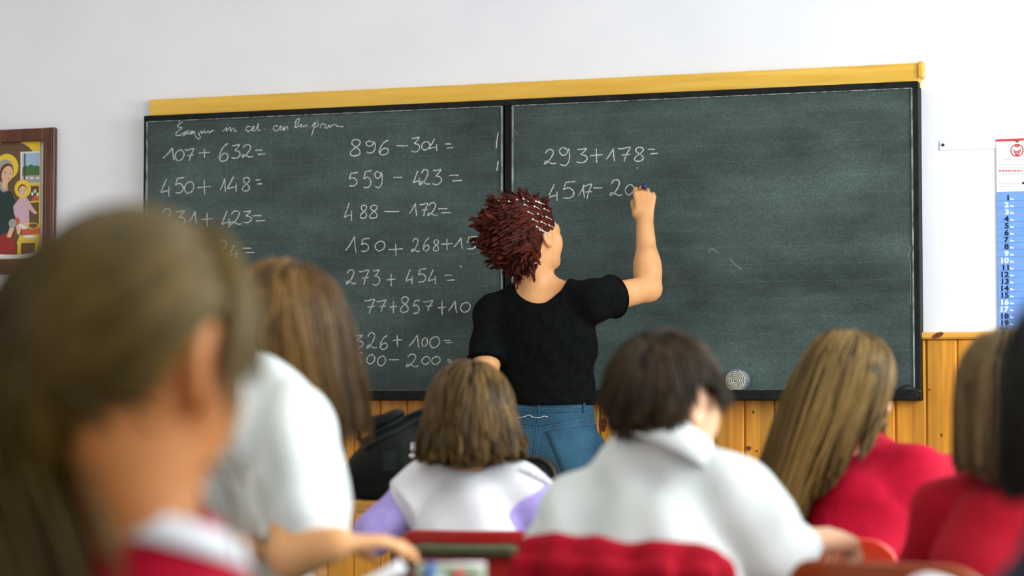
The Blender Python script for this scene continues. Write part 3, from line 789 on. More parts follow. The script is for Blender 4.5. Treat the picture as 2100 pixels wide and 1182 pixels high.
GL = {
 '0': [[(.55, .02), (.15, .25), (.02, .65), (.3, .98), (.75, .85), (.98, .45), (.8, .1), (.5, .03)]],
 '1': [[(.0, .85), (.4, .5), (.82, .0)], [(.82, .0), (.86, .5), (.97, 1)]],
 '2': [[(.12, .25), (.3, .04), (.62, .0), (.78, .2), (.6, .55), (.25, .88), (.02, .98), (.1, .8), (.4, .85), (.7, .97), (1, .92)]],
 '3': [[(.05, .06), (.4, .05), (.85, .0), (.55, .28), (.35, .42), (.75, .48), (.92, .7), (.7, .93), (.35, 1), (.0, .93)]],
 '4': [[(.62, .0), (.35, .35), (.03, .78), (.4, .72), (.95, .66)], [(.88, .45), (.86, .7), (.88, 1)]],
 '5': [[(.25, .05), (.15, .3), (.08, .48), (.45, .38), (.82, .55), (.85, .8), (.55, .98), (.05, .98)], [(.22, .06), (.6, .04), (.98, .0)]],
 '6': [[(.85, .0), (.45, .2), (.15, .55), (.08, .85), (.35, 1), (.75, .9), (.85, .68), (.6, .55), (.3, .65), (.12, .85)]],
 '7': [[(.0, .08), (.15, .12), (.4, .1), (1, .0), (.8, .35), (.6, .7), (.5, 1)], [(.3, .56), (.65, .52), (1, .5)]],
 '8': [[(.62, .5), (.25, .34), (.2, .12), (.5, .0), (.85, .1), (.8, .3), (.45, .52), (.12, .72), (.08, .92), (.35, 1), (.75, .93), (.85, .72), (.6, .49)]],
 '9': [[(.62, .12), (.3, .02), (.08, .2), (.25, .42), (.55, .38), (.72, .1), (.8, .45), (.72, .8), (.45, 1), (.12, .92)]],
 '+': [[(.0, .5), (.5, .46), (1, .42)], [(.5, .0), (.5, .5), (.53, 1)]],
 '-': [[(.0, .4), (.5, .6), (1, .45)]],
 '=': [[(.0, .15), (.35, .1), (.7, .12)], [(.25, .9), (.6, .85), (1, .82)]],
 'I': [[(.9, .0), (.4, .45), (.15, 1)]],
 '.': [[(.2, .4), (.5, .6), (.8, .5)]],
}
def ribbon(mb, pts2, wd, y, rng):
    P = np.array(pts2); T = np.gradient(P, axis=0); T /= np.linalg.norm(T, axis=1)[:, None] + 1e-9
    Nn = np.stack([-T[:, 1], T[:, 0]], 1); n = len(P)
    w = wd * .5 * np.array([.75 + .5 * rng.random() for _ in range(n)])[:, None]
    a, b = P + Nn * w, P - Nn * w
    mb.add([(p[0], y, p[1]) for p in a] + [(p[0], y, p[1]) for p in b], [(i, i + 1, n + i + 1, n + i) for i in range(n - 1)])
rngc = random.Random(4)
CY = BY - .0009
def chalk_px(mb, pix, wd=.0036):
    q = spline(pix, 6)
    ribbon(mb, [on_y(u, v, CY)[[0, 2]] for u, v in q], wd, CY, rngc)
def sums(pn, items):
    mb = MB()
    for ch, x0, y0, x1, y1 in items:
        for st in GL[ch]:
            chalk_px(mb, [(x0 + (x1 - x0) * px, y0 + (y1 - y0) * py) for px, py in st])
    mb.build('chalk_writing', M['chalk'], pn)
ROWS_L = [
 [('1',334,303,358,329),('0',359,307,378,330),('7',379,305,397,331),('+',408,305,430,323),('6',448,294,471,331),('3',475,297,494,325),('2',496,297,519,323),('=',524,307,544,318)],
 [('4',330,366,349,403),('5',359,364,378,396),('0',378,372,398,397),('+',405,370,433,400),('1',452,366,463,394),('4',466,362,487,394),('8',496,364,514,392),('=',524,368,538,379)],
 [('2',330,429,355,463),('3',360,433,381,463),('1',388,433,403,459),('+',413,437,436,465),('4',455,433,472,467),('2',472,433,496,461),('3',498,433,517,457),('=',518,441,544,455)],
 [('9',352,502,372,530),('5',383,500,404,528),('-',418,506,433,511),('2',445,493,469,524),('4',470,502,487,530),('=',498,508,522,520)],
 [('8',366,566,384,594),('1',455,563,465,580),('6',468,562,484,584),('=',499,573,516,580)],
 [('8',717,286,742,320),('9',748,289,775,314),('6',776,287,800,318),('-',813,297,837,301),('3',844,282,862,312),('0',864,290,882,308),('4',880,285,898,310),('=',913,294,930,305)],
 [('5',715,354,734,382),('5',745,350,763,385),('9',767,351,788,385),('-',807,363,825,365),('4',848,350,862,381),('2',862,348,882,379),('3',887,348,907,379),('=',921,358,948,373)],
 [('4',706,416,723,453),('8',738,421,754,448),('8',757,421,776,448),('-',788,433,819,435),('1',839,417,855,443),('7',861,417,877,443),('2',877,416,898,443),('=',899,427,925,438)],
 [('1',709,485,731,519),('5',740,489,758,516),('0',769,494,790,515),('+',797,500,826,525),('2',844,490,861,517),('6',867,488,882,515),('8',888,492,901,515),('+',905,490,928,513),('1',930,488,949,511),('5',957,485,978,511),('=',989,492,1002,503)],
 [('2',710,554,730,583),('7',736,554,756,585),('3',764,554,780,585),('+',793,562,811,587),('4',832,553,847,583),('5',857,551,875,579),('4',878,553,895,583),('=',912,563,932,577),('.',942,544,948,549)],
 [('7',747,614,768,643),('7',772,616,791,640),('+',799,618,814,643),('8',820,609,840,641),('5',847,616,861,643),('7',868,617,887,638),('+',898,618,915,646),('1',919,617,937,642),('0',944,620,965,641),('=',975,628,992,638)],
 [('3',721,688,747,714),('2',752,683,773,715),('6',778,688,797,717),('+',805,687,824,711),('1',839,687,860,714),('0',865,693,877,711),('0',881,690,902,714),('=',910,698,929,704)],
 [('5',727,724,743,751),('0',752,727,769,747),('0',774,730,791,751),('-',797,737,818,739),('2',833,727,858,753),('0',865,731,882,748),('0',885,731,903,748),('=',917,738,928,744)],
]
for r in ROWS_L: sums(panels[0], r)
sums(panels[1], [('2',1116,307,1140,337),('9',1145,302,1174,340),('3',1183,305,1206,334),('+',1210,305,1236,334),('1',1243,305,1261,331),('7',1268,302,1292,331),('8',1300,302,1322,331),('=',1329,305,1349,317),('.',1305,343,1309,346)])
sums(panels[1], [('4',1124,378,1145,412),('5',1154,372,1180,407),('1',1186,382,1199,406),('7',1195,378,1213,408),('-',1217,384,1235,387),('2',1251,369,1276,402),('0',1282,378,1300,400)])
# title in joined handwriting, in the frame of the 2.686x enlargement at (280, 180)
tt = MB()
for st in [[(258,186),(236,200),(226,214),(250,222),(228,238),(216,256),(232,264),(262,248),(272,240),(262,256),(254,266),(276,252),(288,240),(280,238),(274,252),(292,254),(312,242),(300,240),(294,254),(312,250),(320,240),(322,262),(340,282),(352,272),(340,254),(338,240),(340,252),(352,250),(358,238),(362,252),(374,240),(380,250),(396,238),(402,250),(414,238),(428,236)], [(232,190),(244,180)], [(372,228),(374,231)],
           [(474,240),(486,232),(496,220),(496,240),(508,224),(518,222),(518,240),(530,226),(540,224),(540,240),(552,236)], [(498,205),(501,202)],
           [(628,216),(610,214),(602,230),(616,240),(640,228),(650,216),(640,214),(636,232),(648,238),(660,226),(672,196),(668,236),(684,232)], [(702,228),(706,230)],
           [(780,212),(762,210),(754,228),(768,238),(788,226),(800,212),(790,214),(790,230),(804,230),(812,214),(812,236),(824,216),(832,216),(834,234)],
           [(868,220),(890,196),(896,172),(880,180),(872,212),(884,218),(900,206),(912,204),(902,216),(918,214),(942,206)],
           [(966,214),(984,190),(972,240),(964,262)], [(976,204),(996,194),(1002,206),(984,218)], [(996,182),(1000,178)], [(1010,222),(1020,200),(1030,202),(1044,206),(1036,220),(1050,222),(1062,206),(1066,220),(1080,206),(1094,204),(1108,212),(1140,216)]]:
    chalk_px(tt, [(280 + x / 2.686, 180 + y / 2.686) for x, y in st], .0030)
tt.build('chalk_writing', M['chalk'], panels[0])
sc_ = MB()
for st in [[(1022,272),(1019,288),(1018,304)], [(1022,330),(1019,350)]]: chalk_px(sc_, st, .004)
sc_.build('chalk_mark', M['chalk'], panels[0])
sc_ = MB()
for st in [[(1862,500),(1868,514),(1875,527)], [(1874,494),(1867,512),(1863,528)], [(1866,530),(1868,580),(1867,625)], [(1052,262),(1056,271),(1062,276)], [(1052,214),(1066,210),(1076,214)], [(1240,210),(1256,205),(1268,204)], [(1496,530),(1510,545),(1522,553)], [(1455,520),(1458,510),(1475,520)]]: chalk_px(sc_, st, .0026)
sc_.build('chalk_mark', M['chalk_faint'], panels[1])

# coiled felt eraser standing on the ledge
ec = on_y(1507, 775, BY - .052); er = .036
ez = BZ0 + .0275 + er
ec = np.array([ec[0], BY - .052, ez])
ero = thing('blackboard_eraser', (ec[0], BY - .03, BZ0 + .026), 'round coiled felt eraser, dusty grey with a pale spiral end, on the blackboard ledge', 'eraser')
o = MB().tube([(ec[0], BY - .050, ez), (ec[0] + .008, BY - .014, ez)], er, 36).build('felt_roll', M['felt_dark'], ero, True)
for p_ in o.data.polygons: p_.use_smooth = len(p_.vertices) < 6
sp = MB(); th = np.linspace(0, 2 * math.pi * 5.2, 150)
sp.tube([(ec[0] + (.003 + (er - .005) * t / th[-1]) * math.cos(t), BY - .0515 - .18 * (.003 + (er - .005) * t / th[-1]) * math.cos(t), ez + (.003 + (er - .005) * t / th[-1]) * math.sin(t)) for t in th], .0017, 6)
sp.build('felt_spiral', M['felt_pale'], ero, True)

# ------------------------------------------------------------------ framed picture
def pc(cx, cy, y): p = on_y(cx * 120 / 443, 250 + cy * 320 / 1182, y); return (p[0], p[2])
PY = YW - .024
pr, pt = on_y(110, 410, PY)[0], on_y(110, 261, PY)[2]
pb_ = on_y(108, 561, PY)[2]; plx = on_y(-62, 410, PY)[0]
pic = thing('framed_picture', ((pr + plx) / 2, YW, pb_), 'brown framed religious picture of a mother and child, left of the blackboard', 'picture')
iw = .047; f_ = MB()
f_.box((plx, PY, pb_), (plx + iw, YW, pt), .004).box((pr - iw, PY, pb_), (pr, YW, pt), .004).box((plx + iw - .001, PY + .0008, pt - iw), (pr - iw + .001, YW, pt - .0008), .002).box((plx + iw - .001, PY + .0008, pb_ + .0008), (pr - iw + .001, YW, pb_ + iw * 1.15), .002)
for t in (.012, .034): f_.box((pr - iw + t, PY - .003, pb_ + .01), (pr - iw + t + .004, PY + .002, pt - .01), .001)
f_.build('picture_frame', M['wood_frame'], pic)
cols = [(.10, .055, .02), (.80, .55, .03), (.13, .07, .03), (.012, .035, .03), (.74, .46, .28), (.30, .022, .015), (.62, .40, .45), (.35, .52, .66), (.06, .16, .05), (.75, .73, .70), (.10, .03, .015), (.70, .48, .06), (.36, .34, .29), (.55, .10, .04)]
pm = [mat('print_colour', c, .45) for c in cols]
pp = MB(); lay = [0]
def P_(pts, m):
    lay[0] += 1; yy = YW - .006 - lay[0] * .00006; q = [pc(a, b, yy) for a, b in pts]
    pp.add([(x, yy, z) for x, z in q], [tuple(range(len(q)))], m)
def E_(cx, cy, rx, ry, m, n=24, rot=0):
    P_([(cx + rx * math.cos(t) * math.cos(rot) - ry * math.sin(t) * math.sin(rot), cy + rx * math.cos(t) * math.sin(rot) + ry * math.sin(t) * math.cos(rot)) for t in np.linspace(0, 2 * math.pi, n, endpoint=False)], m)
P_([(-140, 135), (305, 135), (305, 1050), (-140, 1050)], 1)
P_([(-125, 1010)] + [(90 - 205 * math.cos(t), 360 - 215 * math.sin(t)) for t in np.linspace(0, math.pi, 24)] + [(295, 1010)], 2)
P_([(155, 228), (302, 222), (302, 475), (155, 478)], 9)                                       # window on the landscape
P_([(168, 240), (300, 235), (300, 340), (168, 345)], 7); P_([(168, 345), (300, 335), (300, 405), (168, 410)], 8); P_([(168, 410), (300, 402), (300, 462), (168, 465)], 12)
for cx, cy, r in ((195, 350, 22), (235, 345, 26), (275, 350, 24)): E_(cx, cy, r, r * .8, 8)
for cx in (200, 240, 285): E_(cx, 425, 14, 9, 9)
P_([(183, 240), (193, 240), (193, 450), (183, 450)], 10); P_([(165, 470), (302, 466), (302, 485), (165, 488)], 11)
for cx, cy in ((245, 545), (265, 525), (285, 550), (275, 575)): E_(cx, cy, 9, 14, 9)
E_(268, 585, 26, 20, 13); P_([(225, 600), (300, 596), (300, 610), (225, 614)], 11)            # jar of flowers
P_([(-125, 1010), (-110, 860), (0, 820), (95, 840), (130, 1005)], 5)                           # red skirt
P_([(-120, 900), (-100, 640), (-50, 510), (20, 480), (90, 540), (125, 640), (150, 740), (100, 820), (0, 860)], 3)   # dark green gown
P_([(-30, 470), (40, 440), (65, 520), (20, 535)], 12)
E_(52, 340, 88, 98, 1); E_(40, 350, 62, 66, 12); E_(50, 385, 52, 72, 10, rot=.25); E_(55, 398, 42, 66, 4, rot=.25)
for cx, cy in ((42, 385), (78, 392)): E_(cx, cy, 7, 4, 10)
E_(66, 432, 9, 4, 13); P_([(20, 440), (62, 455), (50, 520), (15, 500)], 4)
P_([(100, 640), (150, 575), (205, 575), (250, 650), (282, 690), (262, 702), (220, 665), (222, 770), (190, 800), (130, 760), (105, 690)], 6)   # child
E_(172, 508, 62, 70, 1); E_(170, 515, 34, 42, 10); E_(173, 525, 30, 40, 4)
for cx, cy in ((162, 520), (186, 520)): E_(cx, cy, 5, 3, 10)
E_(174, 545, 6, 3, 13); E_(268, 688, 14, 10, 4); P_([(130, 760), (200, 790), (235, 800), (180, 815), (125, 800)], 9)
P_([(120, 790), (165, 800), (150, 850), (158, 862), (130, 850)], 4); E_(205, 780, 26, 16, 4)
P_([(75, 800), (110, 805), (80, 880), (50, 870)], 4); E_(128, 755, 22, 30, 13); E_(95, 770, 30, 34, 12)
P_([(150, 860), (300, 850), (300, 920), (125, 920)], 11); P_([(132, 920), (160, 920), (160, 1008), (132, 1008)], 1); P_([(268, 915), (296, 915), (285, 1000), (262, 1000)], 1)
E_(225, 870, 48, 12, 9); E_(250, 790, 45, 26, 11); E_(252, 788, 34, 18, 2); P_([(165, 815), (300, 805), (300, 850), (165, 855)], 13)
P_([(-125, 1000)] + [(90 - 200 * math.cos(t), 1000 + 40 * math.sin(t)) for t in np.linspace(0, math.pi, 16)] + [(285, 975)] + [(90 + 195 * math.cos(t), 978 + 30 * math.sin(t)) for t in np.linspace(0, math.pi, 16)], 9)
pp.build('print', pm, pic)

# ------------------------------------------------------------------ calendar, strip and pins on the wall
def textmesh(s, size, wide=1.0, bold=0.0):
    cu = bpy.data.curves.new('txt', 'FONT'); cu.body = s; cu.size = size; cu.offset = bold; cu.resolution_u = 3
    ob = bpy.data.objects.new('txt', cu); COL.objects.link(ob); bpy.context.view_layer.update()
    dg = bpy.context.evaluated_depsgraph_get(); me = bpy.data.meshes.new_from_object(ob.evaluated_get(dg))
    v = np.array([tuple(p.co) for p in me.vertices]) * [wide, 1, 1]; f = [tuple(p.vertices) for p in me.polygons]
    bpy.data.objects.remove(ob); bpy.data.meshes.remove(me); return v, f
KY = YW - .006
cx0, cx1 = on_y(2043, 300, KY)[0], on_y(2128, 300, KY)[0]
kz = lambda v: float(on_y(2043, v, KY)[2])
cal = thing('wall_calendar', ((cx0 + cx1) / 2, YW, kz(900)), 'tall white and blue wall calendar with a red round emblem, right of the blackboard', 'calendar')
MB().box((cx0, KY, kz(394)), (cx1, YW, kz(287))).build('header_sheet', M['paper'], cal)
MB().box((cx0, KY, kz(850)), (cx1, YW, kz(395))).build('day_sheet', M['calendar_blue'], cal)
MB().box((cx0, KY - .002, kz(290.5)), (cx1, YW, kz(286))).build('binding', M['red_ink'], cal)
pn_ = on_y(2087, 290, KY - .004); MB().sphere(pn_, .004).build('pin', M['green_pin'], cal, True)
em = MB(); ec_ = on_y(2086, 308.5, KY - .0004); R_ = .0185
em.tube([(ec_[0] + R_ * math.cos(t), ec_[1], ec_[2] + R_ * math.sin(t)) for t in np.linspace(0, 2 * math.pi, 40, endpoint=False)], .0017, 6, closed=True)
em.tube(spline([(ec_[0] - .010, ec_[1], ec_[2] + .004), (ec_[0] - .008, ec_[1], ec_[2] - .006), (ec_[0], ec_[1], ec_[2] - .012), (ec_[0] + .008, ec_[1], ec_[2] - .006), (ec_[0] + .010, ec_[1], ec_[2] + .004)]), .0014, 6)
em.tube(spline([(ec_[0] - .006, ec_[1], ec_[2] + .001), (ec_[0] - .003, ec_[1], ec_[2] - .007), (ec_[0], ec_[1], ec_[2] - .002), (ec_[0] + .003, ec_[1], ec_[2] - .007), (ec_[0] + .006, ec_[1], ec_[2] + .001)]), .0012, 6)
em.add([(ec_[0] + x, ec_[1] - .0008, ec_[2] + z) for x, z in ((-.009, .0155), (.009, .0155), (.004, .010), (-.004, .010))], [(0, 1, 2, 3)])
em.add([(ec_[0] + x, ec_[1] - .0008, ec_[2] + z) for x, z in ((-.006, -.0165), (.006, -.0165), (.003, -.010), (-.003, -.010))], [(0, 1, 2, 3)])
em.build('emblem', M['red_ink'], cal)
tx = MB(); rg = random.Random(2)
for v, u0, u1, m in ((328, 2060, 2110, 0), (338.5, 2049, 2122, 0), (344.5, 2049, 2122, 0), (350.5, 2048, 2098, 1), (357, 2056, 2110, 0), (376, 2048, 2090, 0), (382.5, 2048, 2076, 0)):
    u = u0
    while u < u1:
        w_ = rg.uniform(2, 6); a, b = on_y(u, v, KY - .0004), on_y(min(u + w_, u1), v, KY - .0004); h_ = .0011 if m == 0 else .0018
        tx.poly([(a[0], a[2] - h_), (b[0], b[2] - h_), (b[0], b[2] + h_), (a[0], a[2] + h_)], KY - .0004, m); u += w_ + 1.3
a, b = on_y(2096, 378, KY), on_y(2112, 373, KY); tx.poly([(a[0], a[2]), (b[0], a[2]), (b[0], b[2]), (a[0], b[2])], KY - .0004, 2)
tx.build('header_print', [M['ink'], M['red_ink'], M['cal_black']], cal)
ln = MB(); dn = MB()
for d_ in range(1, 32):
    vv = 405.5 + 14.27 * (d_ - 1); white = d_ % 7 in (2, 3); p = on_y(2069, vv, KY - .0004)
    if d_ < 28:
        v_, f_2 = textmesh(str(d_), .0225, 1.22, .0009)
        w_ = v_[:, 0].max(); hgt = v_[:, 1].max(); dn.add([(p[0] - w_ + x, p[1], p[2] - hgt / 2 + y) for x, y, _ in v_], f_2, 1 if white else 0)
        q = on_y(2072, vv + 3, KY - .0004)
        for t in range(2): dn.poly([(q[0] + .006 * t, q[2] - .0028), (q[0] + .006 * t + .005, q[2] - .0028), (q[0] + .006 * t + .005, q[2] + (.0034 if t == 0 else .0012)), (q[0] + .006 * t, q[2] + (.0034 if t == 0 else .0012))], KY - .0004, 1)
    z = kz(vv + 7.3); ln.poly([(cx0, z - .0006), (cx1, z - .0006), (cx1, z + .0006), (cx0, z + .0006)], KY - .0003, 1 if d_ % 7 == 3 else 0)
dn.build('day_numbers', [M['cal_black'], M['cal_white']], cal)
ln.build('day_rules', [M['cal_line'], M['cal_pink']], cal)
s0, s1 = on_y(1927, 289, YW - .003), on_y(2046, 306, YW - .003)
st_ = thing('paper_strip', ((s0[0] + s1[0]) / 2, YW, s0[2] - .03), 'narrow white paper strip pinned to the wall, left of the blue calendar', 'paper')
MB().box((s0[0], YW - .004, s0[2] - .030), (cx0 + .005, YW, s0[2])).build('strip', M['paper'], st_)
MB().sphere(on_y(1934, 297.5, YW - .006), .0048).build('pin', M['blue_pin'], st_, True)

# ------------------------------------------------------------------ chairs and desks
def rz_of(fa): return YAW - math.radians(fa)
def school_chair(label, u, d, fa, top, w, m, rail='tube', lip=.03, slot=False, seat=.42, bend=.035):
    """origin on the floor under the backrest; looks along +y"""
    p = at(u, 821, d)
    t = thing('school_chair', (p[0], p[1], 0), label, 'chair', rz_of(fa), 'school chairs', local=True)
    # backrest: bent rounded panel
    hb = .17; n = 14; rings = []
    def arc(x): return -bend * (1 - (2 * x / w) ** 2) + bend * .5
    outline = []
    rc = .055
    for i in range(25):
        s = i / 24; x = -w / 2 + w * s
        e = max(0, abs(x) - (w / 2 - rc)); dz = rc - math.sqrt(max(rc * rc - e * e, 0))
        outline.append((x, top - dz, top - hb + dz * .6))
    mb = MB(); v = []
    for x, zt, zb in outline:
        for k in range(7):
            s = k / 6; z = zb + (zt - zb) * s; lean = -.05 * (z - (top - hb)) / hb
            v.append((x, arc(x) + lean - .006, z))
        for k in range(7):
            s = 1 - k / 6; z = zb + (zt - zb) * s; lean = -.05 * (z - (top - hb)) / hb
            v.append((x, arc(x) + lean + .006, z))
    N = 14; f = []
    for i in range(24):
        for k in range(N):
            l = (k + 1) % N; f.append((i * N + k, (i + 1) * N + k, (i + 1) * N + l, i * N + l))
    f.append(tuple(range(N))); f.append(tuple(24 * N + k for k in range(N))[::-1])
    o = mb.add(v, f).build('backrest', M[m], t, True)
    md = o.modifiers.new('b', 'BEVEL'); md.width = .004; md.segments = 2; md.limit_method = 'ANGLE'
    if slot:                                        # bent steel tube crossing the back below the top edge
        zs = top - .036; pts = [(-w / 2 + .012, arc(w / 2) - .035, zs - .055), (-w / 2 + .035, arc(w / 2 - .03) - .052, zs - .012)] + [(x, arc(x) - .056, zs) for x in np.linspace(-w / 2 + .075, w / 2 - .075, 9)] + [(w / 2 - .035, arc(w / 2 - .03) - .052, zs - .012), (w / 2 - .012, arc(w / 2) - .035, zs - .055)]
        MB().tube(spline(pts, 5), .0135, 12).build('back_rail', M['tube'], t, True)
    sm = MB(); rows = []
    for y, z in ((.02, seat + .004), (.06, seat - .006), (.2, seat - .012), (.34, seat - .008), (.385, seat - .022)):
        rows.append([(x, y, z - .012 * (1 - (2 * x / w) ** 2)) for x in np.linspace(-w / 2, w / 2, 9)])
    top_ = [p for r in rows for p in r]; nb = len(top_); vv = top_ + [(x, y, z - .012) for x, y, z in top_]; ff = []
    for i in range(4):
        for k in range(8):
            a = i * 9 + k; ff.append((a, a + 1, a + 10, a + 9)); ff.append((nb + a, nb + a + 9, nb + a + 10, nb + a + 1))
    for k in range(8): ff += [(k, nb + k, nb + k + 1, k + 1), (36 + k, 37 + k, nb + 37 + k, nb + 36 + k)]
    for i in range(4): ff += [(i * 9, i * 9 + 9, nb + i * 9 + 9, nb + i * 9), (i * 9 + 8, nb + i * 9 + 8, nb + i * 9 + 17, i * 9 + 17)]
    sm.add(vv, ff).build('seat', M[m], t, True)
    x = w / 2 - .03
    for sx in (-1, 1):
        MB().tube(spline([(sx * x, -.035, top - .10), (sx * x, .0, seat + .1), (sx * x, .01, seat - .03), (sx * (x + .015), -.03, .2), (sx * (x + .02), -.06, .012)], 5), .0105, 10).build('leg', M['tube'], t, True)
        MB().tube(spline([(sx * x, .33, seat - .036), (sx * (x + .01), .345, .2), (sx * (x + .02), .36, .012)], 5), .0105, 10).build('leg', M['tube'], t, True)
        for yy in (-.06, .36): MB().tube([(sx * (x + .02), yy, 0), (sx * (x + .02), yy, .03)], .014, 10).build('foot_cap', M['rubber_sole'], t)
        MB().tube([(sx * x, .005, seat - .036), (sx * x, .33, seat - .036)], .0105, 10).build('side_rail', M['tube'], t)
    return t
CH = {}
CH['C'] = school_chair('red chair with a dark steel rail across its back, behind the white pinafore', 973, 4.36, 10, .706, .305, 'red_plastic', slot=True)
CH['D'] = school_chair('red school chair with a red knitted cardigan over its back, under the boy in white', 1295, 3.20, 17, .734, .285, 'red_plastic')
CH['E'] = school_chair('glossy bright red chair under the long-haired girl in the red jumper', 1680, 4.06, 24, .711, .30, 'bright_red_plastic')
CH['F'] = school_chair('russet brown chair at the bottom edge, in front of the boy\'s hand', 1830, 3.10, 25, .735, .298, 'brown_plastic')
CH['F'].rotation_euler.z = rz_of(32)
def chair_for(key, label, u, d, fa, top):
    q = at(u, 821, d) - facing(fa) * .2
    CH[key] = school_chair(label, 0, 1, fa, top, .30, 'red_plastic'); CH[key].location = (q[0], q[1], 0)
chair_for('B', 'red school chair under the girl in the puff-sleeved white blouse', 470, 3.46, 45, .70)
chair_for('A', 'red school chair under the girl with the ponytail', 300, 1.80, 55, .66)
chair_for('G', 'red school chair under the dark-haired child', 2330, 1.92, 19, .70)
def on_seat(key, dx=0.0, dy=.195):
    o = CH[key]; m = Matrix.Rotation(o.rotation_euler.z, 3, 'Z') @ Vector((dx, dy, 0)); return np.array([o.location.x + m.x, o.location.y + m.y, .515])
def seat_fa(key): return math.degrees(YAW - CH[key].rotation_euler.z)

def school_desk(label, u, d, fa, w, dp, h, top_m, tray=True):
    """u, d: centre of the near edge"""
    p = at(u, 821, d)
    t = thing('school_desk', (p[0], p[1], 0), label, 'desk', rz_of(fa), 'school desks', local=True)
    MB().box((-w / 2, .004, h - .019), (w / 2, dp, h), .004).build('desktop', M[top_m], t)
    MB().box((-w / 2 - .003, -.012, h - .026), (w / 2 + .003, .004, h), .005).build('edge_band', M['desk_wood'], t)
    if tray:
        a = MB(); prof = [(-w / 2 + .012, h - .026), (w / 2 - .012, h - .026), (w / 2 - .045, h - .058), (-w / 2 + .045, h - .058)]
        a.add([(x, y, z) for y in (.015, dp - .04) for x, z in prof], [(0, 1, 2, 3)[::-1], (4, 5, 6, 7), (0, 1, 5, 4), (1, 2, 6, 5), (2, 3, 7, 6), (3, 0, 4, 7)]); a.build('book_tray', M['tray'], t)
    for sx in (-1, 1):
        for yy in (.06, dp - .06):
            MB().tube([(sx * (w / 2 - .07), yy, 0), (sx * (w / 2 - .07), yy, h - .02)], .0125, 10).build('leg', M['tube'], t)
        MB().tube([(sx * (w / 2 - .07), .06, .12), (sx * (w / 2 - .07), dp - .06, .12)], .010, 8).build('stretcher', M['tube'], t)
    return t
DH = .695
dk_c = school_desk('wooden desk with a yellow edge and dark book tray, carrying the black backpack', 1010, 4.98, 19, .64, .42, .727, 'desk_wood')
dk_b = school_desk('desk with white papers and a pencil case beside the girl in the puff-sleeved blouse', 770, 2.78, 0, .30, .38, DH, 'desk_top')
dk_d = school_desk('desk in front of the boy in the white shirt', 1405, 3.74, 6, .54, .27, .655, 'desk_top', False)
dk_e = school_desk('desk with an open notebook, in front of the long-haired girl', 1660, 4.72, 19, .58, .42, .727, 'desk_wood')
dk_g = school_desk('nearest desk, just below the picture, in front of the dark-haired child', 2060, 2.32, 19, .50, .36, DH, 'desk_top', False)

# ------------------------------------------------------------------ people
def person(label, pel, cat='person'):
    return thing('person', (pel[0], pel[1], 0), label, cat)
def pel_at(u, d, z=.50):
    p = at(u, 821, d); return np.array([p[0], p[1], z])
def collar(root, c, T, rx, ry, h, m, flare=.016, tilt=0.0, gap=.0, par=None):
    mb = MB(); rings = []
    for i in range(41):
        a = gap + (2 * math.pi - 2 * gap) * i / 40 + math.pi / 2
        x, y = rx * math.cos(a), ry * math.sin(a); o = np.array([math.cos(a), math.sin(a)])
        dz = -tilt * y
        prof = [(0, h * .15), (.001, h), (.006, h * 1.04), (flare * .8, h * .55), (flare * 1.5, h * .02), (flare * 1.5 - .004, h * .0), (flare * .6, h * .3), (.004, h * .15)]
        rings.append([c + T @ np.array([x + o[0] * q, y + o[1] * q, dz + z]) for q, z in prof])
    return mb.loft(rings, cap=True).build('collar', m, root, True)

# ---- the teacher at the board
J = dict(neck=at(1102, 592, 7.12), sL=at(1012, 645, 7.16), sR=at(1216, 618, 7.03), eL=at(988, 815, 7.02), wL=at(1040, 975, 6.86),
         eR=at(1330, 592, 7.20), wR=at(1322, 452, 7.315), pel=at(1136, 925, 7.10))
HT, cT, AT = .215, at(1094, 486, 7.09), axes(46, 8, -6)
tp = person('teacher with curly dark red hair, black T-shirt and blue jeans, writing on the blackboard', J['pel'])
fw = facing(20); rt = np.cross(fw, UP)
for s, sx in (('L', -1), ('R', 1)):
    J['h' + s] = J['pel'] + rt * sx * .085 - UP * .03; J['k' + s] = J['pel'] + rt * sx * .09 + fw * .01 - UP * .38; J['a' + s] = np.array([*(J['pel'] + rt * sx * .10 - fw * .02)[:2], .085])
hR = dict(w=J['wR'], d=nrm(at(1322, 372, 7.35) - J['wR']), n=-FH, s=-RT, sc=.98, curl=(.75, 1.0, .6), spread=.03, thumb=(.30, .75, -.75))
hL = dict(w=J['wL'], d=nrm(fw - .5 * UP), n=UP, s=RT, sc=.95)
f = Field(.0042); head_prims(f, cT, AT, HT)
f.cap(cT + AT @ (np.array([0, -.14, -.20]) * HT), J['neck'] - UP * .02, .047, .056, k=.03)
torso_prims(f, J, -.004, .10)
for s in 'LR':
    f.cap(J['s' + s], J['e' + s], .047, .040, k=.03); f.cap(J['e' + s], J['w' + s], .041, .027, k=.015)
el = J['eR'] * .72 + J['wR'] * .28; f.ell(el, (.040, .040, .065), k=.03)
hand_prims(f, **hR); hand_prims(f, **hL)
legs_prims(f, J, 0, (.085, .055, .038))
for s in 'LR': f.cap(J['a' + s] - UP * .05, J['a' + s] - UP * .06 + fw * .13, .03, .025, k=.02)
f.build('body', [M['skin'], M['lip'], M['eye'], M['iris']], tp, face_mats(cT, AT, HT))
TT = torso_axes(J)
f = Field(.0045); torso_prims(f, J, .008, .10, pelvis=False)
sm = (J['sL'] + J['sR']) / 2
f.ell(at(1122, 800, 7.11), (.143, .102, .10), k=.04)
sl = J['sL'] * .42 + J['eL'] * .58; sr = J['sR'] * .64 + J['eR'] * .36
f.cap(J['sL'], sl, .058, .060, k=.03, flat='b'); f.cap(J['sR'], sr, .062, .066, k=.03, flat='b')
f.ell(J['neck'] + UP * .062 - FH * .07, (.098, .15, .112), k=.006, mode='sub')
f.cut(at(1118, 831, 7.10), (0, 0, -1)); 
